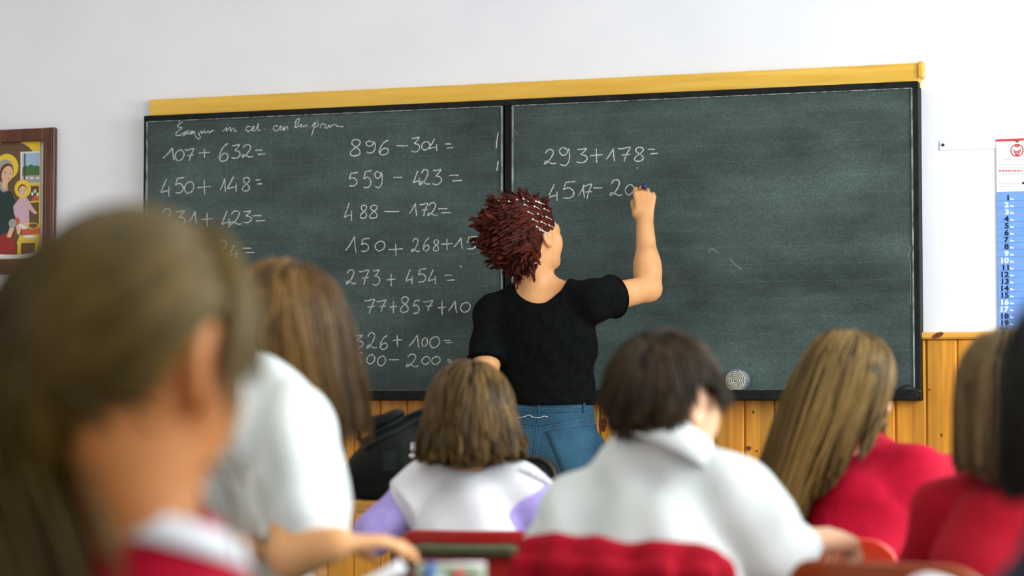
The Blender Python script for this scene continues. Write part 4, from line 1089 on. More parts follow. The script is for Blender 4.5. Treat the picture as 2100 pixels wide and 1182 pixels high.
f.disp = folds(.0011, [((.7, .2, .7), 95, 1), ((-.5, .3, .9), 70, 1), ((.9, .1, -.3), 60, .8)], 3)
tee = f.build('t_shirt', M['tee'], tp)
for e_, b_, rr_ in ((sl, J['sL'], .0605), (sr, J['sR'], .0665)):
    a_ = nrm(e_ - b_); u1 = nrm(np.cross(a_, UP + FH * .3)); u2 = np.cross(a_, u1)
    MB().tube([e_ - a_ * .003 + (u1 * math.cos(t) + u2 * math.sin(t)) * rr_ for t in np.linspace(0, 2 * math.pi, 48, endpoint=False)], .0030, 8, closed=True).build('sleeve_hem', M['tee'], tee, True)
f = Field(.0045)
f.ell(J['pel'] - UP * .005, (.166, .128, .12), torso_axes(dict(J, sL=J['pel'] - rt, sR=J['pel'] + rt, neck=J['pel'] + UP)), k=.03)
f.cap(at(1122, 845, 7.10) - rt * .055, at(1122, 845, 7.10) + rt * .055, .092, .092, k=.05)
for sx in (-1, 1): f.ell(J['pel'] + rt * sx * .072 - fw * .045 - UP * .045, (.085, .085, .105), k=.03)
for s in 'LR': f.cap(J['h' + s] - UP * .04, J['k' + s], .093, .066, k=.02); f.cap(J['k' + s], J['a' + s] - UP * .03, .066, .055, k=.02, flat='b')
f.cut(at(1118, 816, 7.10), (0, 0, 1))
f.disp = folds(.0014, [((.3, .2, .9), 60, 1), ((-.6, .3, .7), 85, 1)], 5)
jn = f.build('jeans', M['denim'], tp)
root0 = np.array(tp.location)
def surf_caster(o):
    me = o.data; bv = BVHTree.FromPolygons([v.co.copy() for v in me.vertices], [tuple(p.vertices) for p in me.polygons]); off = np.array(root_of(o).location)
    def cast(u, v, lift=.0015):
        d = nrm(ray(u, v)); h = bv.ray_cast(Vector(CAM - off), Vector(d))
        if h[0] is None: return None
        return np.array(h[0]) + off + np.array(h[1]) * lift
    return cast
cj = surf_caster(jn)
def seam(parent, name, m, lines, r, lift=.001, dash=0, n=10):
    mb = MB(); okk = False
    for ln_ in lines:
        q = [cj(u, v, lift) for u, v in spline(ln_, n)]; q = [p for p in q if p is not None]
        if len(q) < 3: continue
        okk = True
        if dash:
            for i in range(0, len(q) - 1, 2): mb.tube([q[i], q[i + 1]], r, 5)
        else: mb.tube(q, r, 6)
    return mb.build(name, m, parent, True) if okk else None
seam(jn, 'seam', M['denim'], [[(1106, 824), (1103, 855), (1098, 900), (1093, 950)], [(1055, 843), (1110, 846), (1160, 845), (1212, 842)], [(1066, 868), (1103, 873), (1150, 866), (1215, 850)]], .0022, .0, n=12)
seam(jn, 'stitching', M['stitch'], [[(1101, 830), (1098, 860), (1094, 900), (1088, 950)], [(1109, 876), (1104, 905), (1098, 950)], [(1060, 836), (1105, 838), (1160, 838), (1205, 834)], [(1112, 876), (1150, 870), (1214, 855)], [(1066, 872), (1098, 877)], [(1118, 886), (1130, 880), (1175, 874), (1222, 870)], [(1118, 886), (1130, 925), (1154, 972)], [(1127, 889), (1140, 925), (1160, 965)], [(1154, 972), (1180, 968), (1205, 960), (1226, 945)], [(1060, 884), (1078, 890)], [(1219, 880), (1224, 910), (1227, 940)]], .0007, .0012, dash=1, n=14)
pk = MB(); po = [(1119, 886), (1170, 875), (1222, 871), (1226, 910), (1228, 942), (1190, 966), (1155, 971), (1136, 928)]
gr = []
for i in range(9):
    s = i / 8; a = np.array([1119 + 36 * s, 886 + 86 * s]); b = np.array([1221 + 6 * s, 871 + 76 * s]); gr.append([cj(*(a + (b - a) * t / 8), .0022) for t in range(9)])
if all(p is not None for r in gr for p in r):
    pk.add([p for r in gr for p in r], [(i * 9 + k, i * 9 + k + 1, i * 9 + k + 10, i * 9 + k + 9) for i in range(8) for k in range(8)])
    o = pk.build('back_pocket', M['denim'], jn, True); md = o.modifiers.new('s', 'SOLIDIFY'); md.thickness = .003; md.offset = 0
for (u, v0, v1) in ((1106, 822, 848), (1196, 826, 846)):
    q = [cj(u, v, .004) for v in np.linspace(v0, v1, 6)]; q = [p for p in q if p is not None]
    if len(q) > 2: MB().tube(q, .0042, 6).build('belt_loop', M['denim'], jn, True)
seam(jn, 'loose_thread', M['thread'], [[(1052, 852), (1062, 857), (1076, 855), (1086, 852), (1094, 856), (1108, 857), (1116, 854), (1124, 856)]], .0010, .003)
for s in 'LR':
    a = J['a' + s]; f = Field(.006); b = np.array([a[0], a[1], 0])
    f.cap(b + UP * .04 - fw * .04, b + UP * .034 + fw * .14, .042, .038, k=.02); f.cap(b + UP * .04, b + UP * .09, .045, .042, k=.02); f.cut((0, 0, 0), (0, 0, -1)); f.build('shoe', M['shoe'], tp)
# swept-up hair in thick twisted locks with rows of white beads
hm = hair_mat('hair_dark_red', (.014, .0018, .0013), (.16, .022, .007), .42)
f = Field(.004); P = lambda x, y, z: cT + AT @ (np.array([x, y, z]) * HT)
f.ell(P(0, -.07, .13), np.array([.34, .42, .375]) * HT + .002, AT)
f.ell(P(0, .42, -.20), np.array([.6, .27, .60]) * HT, AT, k=.01, mode='sub')
f.box(P(0, .02, -.34), np.array([.6, .17, .27]) * HT, AT, rad=.02, k=.01, mode='sub')
f.ell(at(1062, 478, 7.10), (.098, .10, .105), k=.03); f.ell(at(1044, 462, 7.10), (.064, .075, .070), k=.03); f.ell(at(1084, 434, 7.10), (.058, .065, .040), k=.03)
f.ell(at(1086, 524, 7.085), (.058, .062, .058), k=.03)
cap = f
rngT = np.random.default_rng(11)
ells = [(at(1062, 478, 7.10), np.array([.096, .10, .103]), np.eye(3)), (at(1046, 462, 7.10), np.array([.062, .070, .064]), np.eye(3)), (at(1084, 436, 7.10), np.array([.056, .063, .040]), np.eye(3))]
def locks(n, seed, c0, r0, L, comb, rad, seg=9, curl=.27, rmax=2):
    rng = np.random.default_rng(seed); d = rng.normal(size=(n, 3)); d /= np.linalg.norm(d, axis=1)[:, None]
    d = d[((d @ FH) < .5) & ((d @ RT) < rmax)]; n = len(d)
    p = c0 + d * r0 * .93; w = nrm(comb); dirw = w - d * (d @ w)[:, None] + .06 * d; dirw /= np.linalg.norm(dirw, axis=1)[:, None]
    LL = L * rng.uniform(.6, 1.3, n); paths = np.zeros((n, seg + 1, 3)); paths[:, 0] = p; ax_ = rng.normal(size=(n, 3)); ax_ /= np.linalg.norm(ax_, axis=1)[:, None]
    lay = rng.uniform(.0, .010, n)
    for i in range(seg):
        dirw = dirw + np.cross(ax_, dirw) * curl * (.4 + .6 * i / seg) + w * .06; dirw /= np.linalg.norm(dirw, axis=1)[:, None]
        p = push_out(p + dirw * (LL / seg)[:, None], [(c0, r0, np.eye(3))], lay); paths[:, i + 1] = p
    m_ = 9; off = rng.normal(size=(n, m_, 1, 3)) * rad * .50; tp_s = np.linspace(1, .55, seg + 1)[None, None, :, None]   # a tuft of strands per lock
    wav = np.sin(np.linspace(0, 7, seg + 1)[None, None, :, None] + rng.uniform(0, 6, (n, m_, 1, 1))) * rng.normal(size=(n, m_, 1, 3)) * .0020
    paths = (paths[:, None] + off * tp_s + wav).reshape(n * m_, seg + 1, 3)
    tint_rng = RNG(seed + 50); tint_rng.lead = np.repeat(np.arange(n) * m_, m_)
    return paths, np.repeat(d, m_, 0), tint_rng
sets = []
for (n, sd, c0, r0, L, comb, rad) in ((420, 1, ells[0][0], ells[0][1], .058, -RT * .8 + UP * .25, .0062), (240, 2, ells[1][0], ells[1][1], .042, -RT + UP * .1, .0062), (150, 3, ells[2][0], ells[2][1], .036, -RT * .7 + UP * .4, .0055), (300, 4, at(1087, 524, 7.085), np.array([.060, .064, .060]), .044, -RT * .35 - UP * .9, .0045)):
    pa, rf, rg_ = locks(n, sd, c0, r0, L, comb, rad, rmax=.45 if sd == 4 else 2)
    q = (pa - cT) @ AT / HT; bad = ((q[..., 2] < .0) & (q[..., 1] > -.16) & (q[..., 0] > .08)).any(1)
    pa, rf = pa[~bad], rf[~bad]; rg_.lead = rg_.lead[~bad] % len(pa)
    sets.append((pa, rf, rad * .40, (0, 1), rg_))
pa, rf, rg_ = grow(cT, AT, HT, 2600, .07, 8, 21, keep=lambda x, y, z: y < .22, whorl=(.2, .75, .6), G=-RT * .7 - FH * .5 - UP * .25, grav=.18, layer=(.004, .012), clump=.8, per=9, start=.4)
sets.append((pa, rf, .0017, (0, .9), rg_))
th_ = hair_obj(tp, hm, sets, cap, captint=.22)
cb = surf_caster(th_)
for (u, v) in ((1022, 412), (1044, 414), (1060, 411), (1073, 409), (1083, 414), (1098, 413), (1075, 421), (1095, 424), (1115, 429), (1083, 436), (1102, 439), (1119, 445), (1092, 451), (1109, 455), (1125, 463), (1106, 471), (1112, 474), (1104, 414), (1100, 466), (1118, 478)):
    p = cb(u, v, .002)
    if p is None: continue
    mb = MB().sphere(p, .0030, nu=8, nv=6)
    mb.tube([p, p + nrm(RT * .8 - UP * .35) * .010, p + nrm(RT * .8 - UP * .4) * .020], [.0011, .0009, .0005], 5)
    mb.build('hair_bead', M['thread'], th_, True)
# chalk holder in her hand
tip = at(1321, 383, 7.34); bx = at(1318, 380, 7.44)
bx = np.array([bx[0], BY - .004, bx[2]]); dv = nrm(bx - tip)
ck = thing('chalk_holder', bx, 'dark blue chalk holder gripped in the teacher\'s raised hand', 'chalk holder')
back = tip - dv * .012
MB().tube([back, back + dv * .003, bx - dv * .03], [.0075, .0088, .0088], 12).build('barrel', M['blue_pin'], ck, True)
MB().tube([bx - dv * .03, bx], [.005, .004], 10).build('chalk_stick', M['thread'], ck, True)

# ---- pupils
def kid(label, J, c, A, H, fa, skin='skin', **kw):
    seated(J, fa); r = person(label, J['pel']); make_body(r, J, A, c, H, skin, **kw); shoes(J, r, fa); return r
def trousers(root, J, m='navy'):
    f = Field(.007); f.ell(J['pel'] - UP * .01, (.125, .11, .075), k=.03); legs_prims(f, J, .010, (.066, .05, .042))
    f.cut(J['pel'] + UP * .05, (0, 0, 1)); return f.build('trousers', M[m], root)
FOLD = [((.6, .3, .75), 52, 1), ((-.7, .2, .6), 44, 1), ((.1, .2, 1), 38, .7), ((.9, -.4, .1), 30, .8)]

# boy in the white shirt
J = dict(neck=at(1364, 938, 3.45), sL=at(1207, 1056, 3.50), sR=at(1530, 1062, 3.40), eL=at(1152, 1142, 3.50), wL=at(1230, 1108, 3.74), eR=at(1572, 1116, 3.40), wR=at(1648, 1124, 3.54), pel=on_seat('D'))
c, A, H = at(1370, 824, 3.465), axes(44, -6, 3), .198
hb = dict(w=J['wR'] + UP * .012, d=nrm(RT * .72 + FH * .66 - UP * .02), n=nrm(UP * .9 - FH * .35), s=nrm(FH * .7 - RT * .6 + UP * .2), sc=1.06, curl=(.75, 1.2, .7), spread=.12)
kD = kid('boy with short dark brown hair and white collared shirt, in front of the red cardigan', J, c, A, H, seat_fa('D'), 'skin_pale', hands=[hb, dict(w=J['wL'], d=FH - .1 * UP, n=UP, s=RT, sc=.78)], arm=(.038, .031, .023), neckr=.040)
f = Field(.0055); torso_prims(f, J, .012, .094)
f.cap(J['sL'], J['eL'], .056, .058, k=.04); f.cap(J['eL'], J['wL'], .056, .036, k=.02, flat='b')
f.cap(J['sR'], J['eR'], .058, .048, k=.04); wr_ = J['eR'] * .06 + J['wR'] * .94; f.cap(J['eR'], wr_, .048, .031, k=.02, flat='b')
f.cut(J['pel'] - UP * .04, -UP)
f.disp = folds(.0062, [((.75, .2, .6), 48, 1), ((-.75, .2, .6), 42, 1), ((.2, .2, 1), 30, .7), ((.9, -.3, .2), 70, .5)], 8); f.build('shirt', M['white_cotton'], kD); trousers(kD, J)
T = torso_axes(J); T = axes(34, -12, 13); collar(kD, J['neck'] - UP * .008, T, .063, .063, .045, M['white_cotton'], .017, .36)
bm_ = hair_mat('hair_dark_brown', (.006, .0034, .0009), (.065, .034, .007))
wh = (.12, -.45, .85)
pa, rf, rg_ = grow(c, A, H, 5200, lambda d: np.where((d[:, 1] > -.42) & (d[:, 2] < .42), .028, .062 + .035 * np.clip(d[:, 2], 0, 1)), 9, 5, whorl=wh, grav=.10, layer=(.002, .013), clump=.55, per=22, start=.12, jit=.03,
                   end=(at(1340, 896, 3.36), UP), endk=1.0, avoid=EARS, keep=lambda x, y, z: ~((z < -.20) & (y > -.45)) & ~((z < .10) & (y > -.22)))
hair_obj(kD, bm_, [(pa, rf, .0013, (0, 1), rg_)], cap_field(c, A, H, .008, .005, -.36), captint=.25)

# girl with the bob, white pinafore over lilac
J = dict(neck=at(966, 972, 4.67), sL=at(866, 1020, 4.69), sR=at(1080, 1020, 4.63), eL=at(770, 1092, 4.66), wL=at(868, 992, 4.86), eR=at(1142, 1082, 4.62), wR=at(1098, 992, 4.90), pel=on_seat('C', -.02))
c, A, H = at(966, 862, 4.65), axes(12, -10, 0), .196
kC = kid('girl with brown bobbed hair, white pinafore over lilac sleeves, centre front', J, c, A, H, seat_fa('C'), hands=[dict(w=J['w' + s], d=FH, n=UP, s=RT * (1 if s == 'L' else -1), sc=.75, curl=(.08, .12, .1)) for s in 'LR'])
f = Field(.005); torso_prims(f, J, .002)
for s in 'LR': f.cap(J['s' + s], J['e' + s], .047, .044, k=.03); f.cap(J['e' + s], J['w' + s], .044, .03, k=.02, flat='b')
f.disp = folds(.002, FOLD, 2); f.build('sweater', M['lilac'], kC); trousers(kC, J)
J2 = dict(J, sR=at(1058, 1012, 4.64)); f = Field(.005); torso_prims(f, J2, .019)
f.cap(J['sL'], J['sL'] * .72 + J['eL'] * .28, .060, .064, k=.03, flat='b')
f.ell(J['neck'] + UP * .045, (.072, .085, .050), k=.01, mode='sub')
f.cut(J['pel'] - UP * .05, -UP); f.disp = folds(.0035, FOLD, 4); pin = f.build('pinafore', M['white_bright'], kC)
T = axes(16, -8, 0); mb = MB(); mb.tube([J['neck'] + UP * .018 + T @ np.array([.060 * math.cos(a), .060 * math.sin(a), 0]) for a in np.linspace(0, 2 * math.pi, 28, endpoint=False)], .012, 8, closed=True); mb.build('collar', M['lilac'], kC, True)
cpn = surf_caster(pin); rf_ = MB(); r1, r2 = [], []
for i, t in enumerate(np.linspace(0, 1, 40)):
    u, v = 1062 + 66 * t, 962 + 34 * t; q = cpn(u, v + 6, -.001)
    if q is None: q = at(u, v + 8, 4.62)
    w_ = .010 * math.sin(i * 1.7); r1.append(q); r2.append(q + UP * (.012 + .003 * math.sin(i * 1.3)) + RT * (.010 + .002 * math.cos(i)) - FH * w_ * .3)
rf_.add(r1 + r2, [(i, i + 1, 41 + i, 40 + i) for i in range(39)]); o = rf_.build('shoulder_ruffle', M['white_bright'], pin, True); md = o.modifiers.new('s', 'SOLIDIFY'); md.thickness = .002
T = torso_axes(J); sm = (J['sL'] + J['sR']) / 2
sh = [(sm * .85 + J['pel'] * .15, np.array([.125, .085, .12]), T), (J['neck'] + UP * .02, np.array([.06, .06, .06]), np.eye(3))]
cm = hair_mat('hair_mid_brown', (.014, .0072, .0016), (.23, .13, .033))
pa, rf, rg_ = grow(c, A, H, 5600, .2, 16, 9, end=(at(966, 940, 4.65), UP), endk=1.02, whorl=(.03, -.15, 1), grav=.20, layer=(.004, .026), clump=.62, per=40, start=.25, jit=.035, lenvar=.05, ells=sh)
k_ = np.linspace(0, 1, 17)[None, :, None] ** 3; out_ = pa - c; out_[:, :, 2] = 0; out_ /= np.linalg.norm(out_, axis=2, keepdims=True) + 1e-6; pa = pa + out_ * k_ * .022
sw = np.linspace(0, 1, 17)[None, :, None]; wv = rg_.uniform(0, 6.28, len(pa))[rg_.lead][:, None, None]; wa = rg_.normal(size=(len(pa), 1, 3))[rg_.lead] * [1, 1, .3]
pa = pa + wa * np.sin(sw * 9 + wv) * sw ** 1.5 * .0055
f = cap_field(c, A, H, .008, .005, -.45); P = lambda x, y, z: c + A @ (np.array([x, y, z]) * H)
f.cap(P(0, -.22, .0), P(0, -.20, -.26), .058, .055, k=.03); f.ell(P(0, .5, -.3), np.array([.6, .45, .5]) * H, A, mode='sub')
hair_obj(kC, cm, [(pa, rf, .0016, (0, 1), rg_)], f, captint=.25)

# long-haired girl in the red jumper
J = dict(neck=at(1745, 948, 4.38), sL=at(1650, 1000, 4.43), sR=at(1868, 985, 4.30), eL=at(1600, 1082, 4.50), wL=at(1650, 990, 4.74), eR=at(1936, 985, 4.46), wR=at(1890, 945, 4.62), pel=on_seat('E', .02))
c, A, H = at(1745, 800, 4.35), axes(38, -4, 3), .200
kE = kid('girl with long straight dark blonde hair down her back and a red jumper', J, c, A, H, seat_fa('E'), 'skin_pale', hands=[dict(w=J['w' + s], d=FH, n=UP, s=RT * (1 if s == 'L' else -1), sc=.75) for s in 'LR'])
f = Field(.0055); torso_prims(f, J, .012)
for s in 'LR': f.cap(J['s' + s], J['e' + s], .054, .052, k=.03); f.cap(J['e' + s], J['w' + s] * .9 + J['e' + s] * .1, .050, .034, k=.02, flat='b')
f.cut(J['pel'] - UP * .06, -UP); f.disp = folds(.0040, FOLD, 14); f.build('jumper', M['red_wool'], kE); trousers(kE, J)
T = axes(30, -10, 0); collar(kE, J['neck'] - UP * .010, T, .050, .047, .034, M['white_bright'], .013, .1)
T = torso_axes(J); sm = (J['sL'] + J['sR']) / 2
sh = [(sm * .75 + J['pel'] * .25, np.array([.135, .105, .16]), T), (sm * .3 + J['pel'] * .7, np.array([.12, .105, .15]), T), (J['neck'] + UP * .02, np.array([.062, .062, .06]), np.eye(3)), (J['sL'], np.array([.055, .055, .055]), np.eye(3))]
em_ = hair_mat('hair_dark_blonde', (.016, .0085, .0016), (.28, .168, .040))
Gd = -UP - RT * .33 - FH * .10
pa, rf, rg_ = grow(c, A, H, 6200, lambda d: np.where(d[:, 0] > .25, .17, .50), 24, 13, whorl=(.05, .05, 1), grav=.24, G=Gd, layer=(.004, .022), clump=.72, per=55, start=.25, jit=.03, lenvar=.08, ells=sh)
f = cap_field(c, A, H, .008, .005, -.40); P = lambda x, y, z: c + A @ (np.array([x, y, z]) * H)
f.cap(P(-.05, -.22, .0), at(1668, 935, 4.30), .055, .042, k=.03); f.cap(at(1668, 935, 4.30), at(1655, 1010, 4.28), .042, .022, k=.02); f.ell(P(.1, .5, -.35), np.array([.6, .45, .5]) * H, A, mode='sub')
hair_obj(kE, em_, [(pa, rf, .0014, (0, 1), rg_)], f, captint=.2)

# girl in the puff-sleeved white blouse, leaning on her elbow
J = dict(neck=at(556, 862, 3.42), sL=at(448, 905, 3.52), sR=at(598, 890, 3.30), eL=at(430, 1100, 3.46), wL=at(500, 1128, 3.26), eR=at(602, 1136, 3.16), wR=at(688, 1116, 3.10), pel=on_seat('B'))
c, A, H = at(588, 698, 3.52), axes(38, -28, 6), .200
hb = dict(w=J['wR'], d=nrm(RT * .85 + FH * .4 + UP * .02), n=nrm(UP - FH * .3), s=nrm(FH - RT * .2), sc=.80, curl=(.25, .4, .3), spread=.10)
kB = kid('long brown-haired girl in a white puff-sleeved blouse leaning on her elbow', J, c, A, H, seat_fa('B'), hands=[hb, dict(w=J['wL'], d=RT, n=UP, s=FH, sc=.78)], arm=(.038, .034, .023))
f = Field(.0055); torso_prims(f, J, .020, .092)
f.cap(J['neck'], at(520, 905, 3.40), .06, .08, k=.04); f.cap(J['neck'], c + A @ (np.array([0, -.16, -.36]) * H), .060, .054, k=.02); f.ell(at(618, 968, 3.24), (.070, .074, .088), k=.03); f.ell(at(588, 866, 3.32), (.050, .055, .042), k=.03)
cuff = at(622, 1082, 3.15); f.cap(at(620, 1000, 3.22), at(622, 1056, 3.19), .068, .056, k=.03); f.cap(at(624, 1058, 3.185), at(624, 1096, 3.185), .052, .054, k=.004, flat='ab')
f.cap(J['sL'], J['eL'], .058, .056, k=.04)
f.ell(at(440, 1040, 3.44), (.055, .07, .10), k=.04)
f.cut(J['pel'] - UP * .05, -UP); f.disp = folds(.0085, [((.85, .3, .45), 66, 1), ((.9, .2, .25), 48, 1), ((-.4, .3, .8), 38, .5)], 21); bl = f.build('blouse', M['white_cotton'], kB); trousers(kB, J)
bmB = hair_mat('hair_brown', (.016, .008, .002), (.22, .112, .024))
T = torso_axes(J); sh = [(at(588, 878, 3.32), np.array([.065, .07, .056]), np.eye(3)), (at(618, 968, 3.24), np.array([.074, .078, .092]), np.eye(3)), (at(520, 920, 3.42), np.array([.09, .09, .09]), np.eye(3))]
pa, rf, rg_ = grow(c, A, H, 5600, .25, 18, 17, end=(at(690, 900, 3.5), UP + RT * .15), endk=1.02, whorl=(-.1, -.2, 1), grav=.20, G=-UP + RT * .16 + FH * .22, layer=(.004, .022), clump=.68, per=50, start=.25, jit=.03, ells=sh)
f = cap_field(c, A, H, .008, .005, -.42); P = lambda x, y, z: c + A @ (np.array([x, y, z]) * H)
f.cap(P(.06, -.08, .05), at(672, 850, 3.54), .058, .025, k=.03); f.ell(P(0, .55, -.3), np.array([.4, .4, .45]) * H, A, mode='sub')
hair_obj(kB, bmB, [(pa, rf, .0016, (0, 1), rg_)], f, captint=.25)

# nearest girl with the ponytail
J = dict(neck=at(340, 1222, 1.75), sL=at(140, 1400, 1.84), sR=at(470, 1395, 1.66), pel=on_seat('A'))
J['eL'] = J['sL'] - UP * .16 - RT * .03 + FH * .08; J['eR'] = J['sR'] - UP * .17 + RT * .03 + FH * .05
J['wL'] = J['eL'] + FH * .18 + RT * .05 + UP * .04; J['wR'] = J['eR'] + FH * .18 + UP * .04
c, A, H = at(288, 735, 1.75), axes(28, -12, 2), .210
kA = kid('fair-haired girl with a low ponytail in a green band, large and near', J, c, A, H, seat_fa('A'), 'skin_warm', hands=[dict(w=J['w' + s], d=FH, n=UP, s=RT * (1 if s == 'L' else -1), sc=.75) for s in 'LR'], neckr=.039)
f = Field(.006); torso_prims(f, J, .012)
for s in 'LR': f.cap(J['s' + s], J['e' + s], .052, .05, k=.03); f.cap(J['e' + s], J['w' + s], .048, .034, k=.02, flat='b')
f.cut(J['pel'] - UP * .06, -UP); f.disp = folds(.003, FOLD, 31); f.build('jumper', M['red_wool'], kA); trousers(kA, J)
T = axes(50, -12, 0); collar(kA, at(368, 1142, 1.74), T, .040, .040, .022, M['white_bright'], .013, .15)
am = hair_mat('hair_fair', (.026, .015, .002), (.21, .135, .026))
tie = at(96, 790, 1.86)
pa, rf, rg_ = grow(c, A, H, 4600, .34, 14, 23, whorl=(0, .85, .55), grav=.2, layer=(.002, .011), clump=.5, per=40, start=.1, jit=.02, attract=tie, keep=lambda x, y, z: ~((z < .08) & (y > -.22)) & ~((z < -.30) & (y > -.75)), avoid=EARS)
rng = np.random.default_rng(3); n = 1500; tl = np.zeros((n, 15, 3)); o_ = rng.normal(size=(n, 3)); ph_ = rng.uniform(0, 6.28, n)
for i in range(15):
    s = i / 14; cen = tie + (at(80, 900, 1.84) - tie) * min(1, s * 3.2) if s < .31 else at(80, 900, 1.84) + (at(185, 1240, 1.78) - at(80, 900, 1.84)) * ((s - .31) / .69)
    w_ = .012 + .040 * min(1, s * 2.2) * (1 - .5 * max(0, s - .6)); tl[:, i] = cen + o_ * w_ * np.array([1, 1, .4]) + np.stack([np.sin(s * 5 + ph_), np.cos(s * 4 + ph_), 0 * ph_], 1) * .004
fr_, rf2, rg2 = grow(c, A, H, 500, .10, 10, 29, whorl=(-.3, .6, .9), grav=.22, layer=(.006, .020), clump=.6, per=16, start=.3, keep=lambda x, y, z: (x > .35) & (y > .12) & (z > .1))
f = cap_field(c, A, H, .006, .006, -.40); f.cap(tie, at(80, 900, 1.84), .013, .034, k=.02); f.cap(at(80, 900, 1.84), at(185, 1240, 1.78), .034, .026, k=.02)
f.cap(c + A @ (np.array([0, -.38, .0]) * H), tie, .022, .013, k=.03)
ha = hair_obj(kA, am, [(pa, rf, .0013, (0, .9), rg_), (tl, o_ / np.linalg.norm(o_, axis=1)[:, None], .0014, (0, .8), rng), (fr_, rf2, .0014, (.3, 1), rg2)], f, captint=.3)
mb = MB(); dt = nrm(at(80, 900, 1.84) - tie); e1 = nrm(np.cross(dt, UP + RT * .3)); e2 = np.cross(dt, e1)
mb.tube([tie + dt * .008 + (e1 * math.cos(a) + e2 * math.sin(a)) * (.020 + .003 * math.sin(7 * a)) for a in np.linspace(0, 2 * math.pi, 40, endpoint=False)], .011, 8, closed=True); mb.build('hair_tie', M['green_tie'], ha, True)

# girl at the right edge in the red jumper
J = dict(neck=at(2075, 992, 3.54), sL=at(1957, 1062, 3.58), sR=at(2230, 1075, 3.46), eL=at(1905, 1190, 3.60), wL=at(1990, 1180, 3.80), eR=at(2270, 1200, 3.5), wR=at(2220, 1180, 3.7), pel=on_seat('F', .05))
c, A, H = at(2086, 838, 3.50), axes(25, -8, 0), .200
kF = kid('light brown-haired girl in a red jumper above the russet chair', J, c, A, H, seat_fa('F'), hands=[dict(w=J['w' + s], d=FH, n=UP, s=RT * (1 if s == 'L' else -1), sc=.75) for s in 'LR'])
f = Field(.006); torso_prims(f, J, .014, .094)
for s in 'LR': f.cap(J['s' + s], J['e' + s], .056, .054, k=.04); f.cap(J['e' + s], J['w' + s], .050, .034, k=.02, flat='b')
f.cut(J['pel'] - UP * .06, -UP); f.disp = folds(.003, FOLD, 41); f.build('jumper', M['red_knit'], kF); trousers(kF, J)
T = torso_axes(J); sm = (J['sL'] + J['sR']) / 2; sh = [(sm * .8 + J['pel'] * .2, np.array([.14, .10, .13]), T), (J['neck'] + UP * .02, np.array([.062, .062, .06]), np.eye(3))]
fm_ = hair_mat('hair_light_brown', (.05, .030, .010), (.24, .155, .058))
pa, rf, rg_ = grow(c, A, H, 4600, .30, 16, 37, end=(at(2060, 955, 3.50), UP), endk=1.03, whorl=(0, -.1, 1), grav=.2, layer=(.004, .028), clump=.5, per=40, start=.25, jit=.03, lenvar=.06, ells=sh)
f = cap_field(c, A, H, .008, .006, -.45); P = lambda x, y, z: c + A @ (np.array([x, y, z]) * H); f.cap(P(0, -.22, .0), P(0, -.22, -.36), .06, .058, k=.03); f.ell(P(0, .5, -.3), np.array([.6, .45, .5]) * H, A, mode='sub')
hair_obj(kF, fm_, [(pa, rf, .0016, (0, 1), rg_)], f, captint=.35)

# dark-haired child cut by the right edge
J = dict(neck=at(2262, 1120, 1.92), sL=at(2120, 1330, 1.95), sR=at(2550, 1330, 1.86), pel=on_seat('G'))
for s, sx in (('L', -1), ('R', 1)): J['e' + s] = J['s' + s] - UP * .17 + FH * .08 + RT * sx * .03; J['w' + s] = J['e' + s] + FH * .18 + UP * .03
c, A, H = at(2262, 862, 1.90), axes(12, -8, 0), .200
kG = kid('nearest dark-haired child in navy, mostly cut off by the right edge', J, c, A, H, seat_fa('G'), hands=[dict(w=J['w' + s], d=FH, n=UP, s=RT * (1 if s == 'L' else -1), sc=.75) for s in 'LR'])
f = Field(.006); torso_prims(f, J, .012)
for s in 'LR': f.cap(J['s' + s], J['e' + s], .052, .05, k=.03); f.cap(J['e' + s], J['w' + s], .048, .034, k=.02, flat='b')
f.cut(J['pel'] - UP * .06, -UP); f.build('jumper', M['navy'], kG); trousers(kG, J)
gm = hair_mat('hair_near_black', (.004, .004, .0022), (.016, .014, .006))
pa, rf, rg_ = grow(c, A, H, 3800, .30, 16, 43, end=(at(2200, 1010, 1.9), UP), endk=1.03, whorl=(0, -.1, 1), grav=.2, layer=(.004, .024), clump=.5, per=40, start=.25, jit=.03, lenvar=.06)
f = cap_field(c, A, H, .008, .006, -.45); P = lambda x, y, z: c + A @ (np.array([x, y, z]) * H); f.cap(P(0, -.20, .0), P(0, -.20, -.30), .056, .05, k=.03); f.ell(P(0, .5, -.3), np.array([.6, .45, .5]) * H, A, mode='sub')
hair_obj(kG, gm, [(pa, rf, .0016, (0, 1), rg_)], f, captint=.3)

# ------------------------------------------------------------------ loose things
# backpack on the front desk
bd = 5.16; bz = .7275
B = lambda u, v, d=bd: at(u, v, d)
bp_ = thing('backpack', np.array([*B(800, 1000)[:2], bz]), 'black backpack with silver buckles slumped on the wooden desk, left of the bobbed girl', 'backpack')
f = Field(.0055)
f.prism([B(714, 1034), B(712, 985), B(722, 940), B(752, 892), B(800, 862), B(852, 840), B(884, 835), B(890, 905), B(886, 1034)], FH, .085, .035)
f.ell(B(800, 960, bd - .05), (.085, .075, .075), k=.04); f.cut((0, 0, bz + .001), -UP)
f.disp = folds(.005, [((.7, .2, .7), 48, 1), ((-.5, .3, .8), 60, 1), ((.2, .3, .9), 36, .8)], 51); bodyb = f.build('bag_body', M['bag'], bp_)
f = Field(.005); f.prism([B(752, 886, bd - .03), B(745, 862, bd - .03), B(790, 850, bd - .03), B(814, 838, bd - .03), B(832, 846, bd - .03), B(800, 868, bd - .03)], FH, .07, .01)
f.disp = folds(.003, [((.7, .2, .7), 60, 1)], 5); f.build('top_flap', M['bag'], bp_)
cbg = surf_caster(bodyb)
g = [[cbg(u, v, .003) for u in np.linspace(785, 812, 6)] for v in np.linspace(925, 965, 6)]
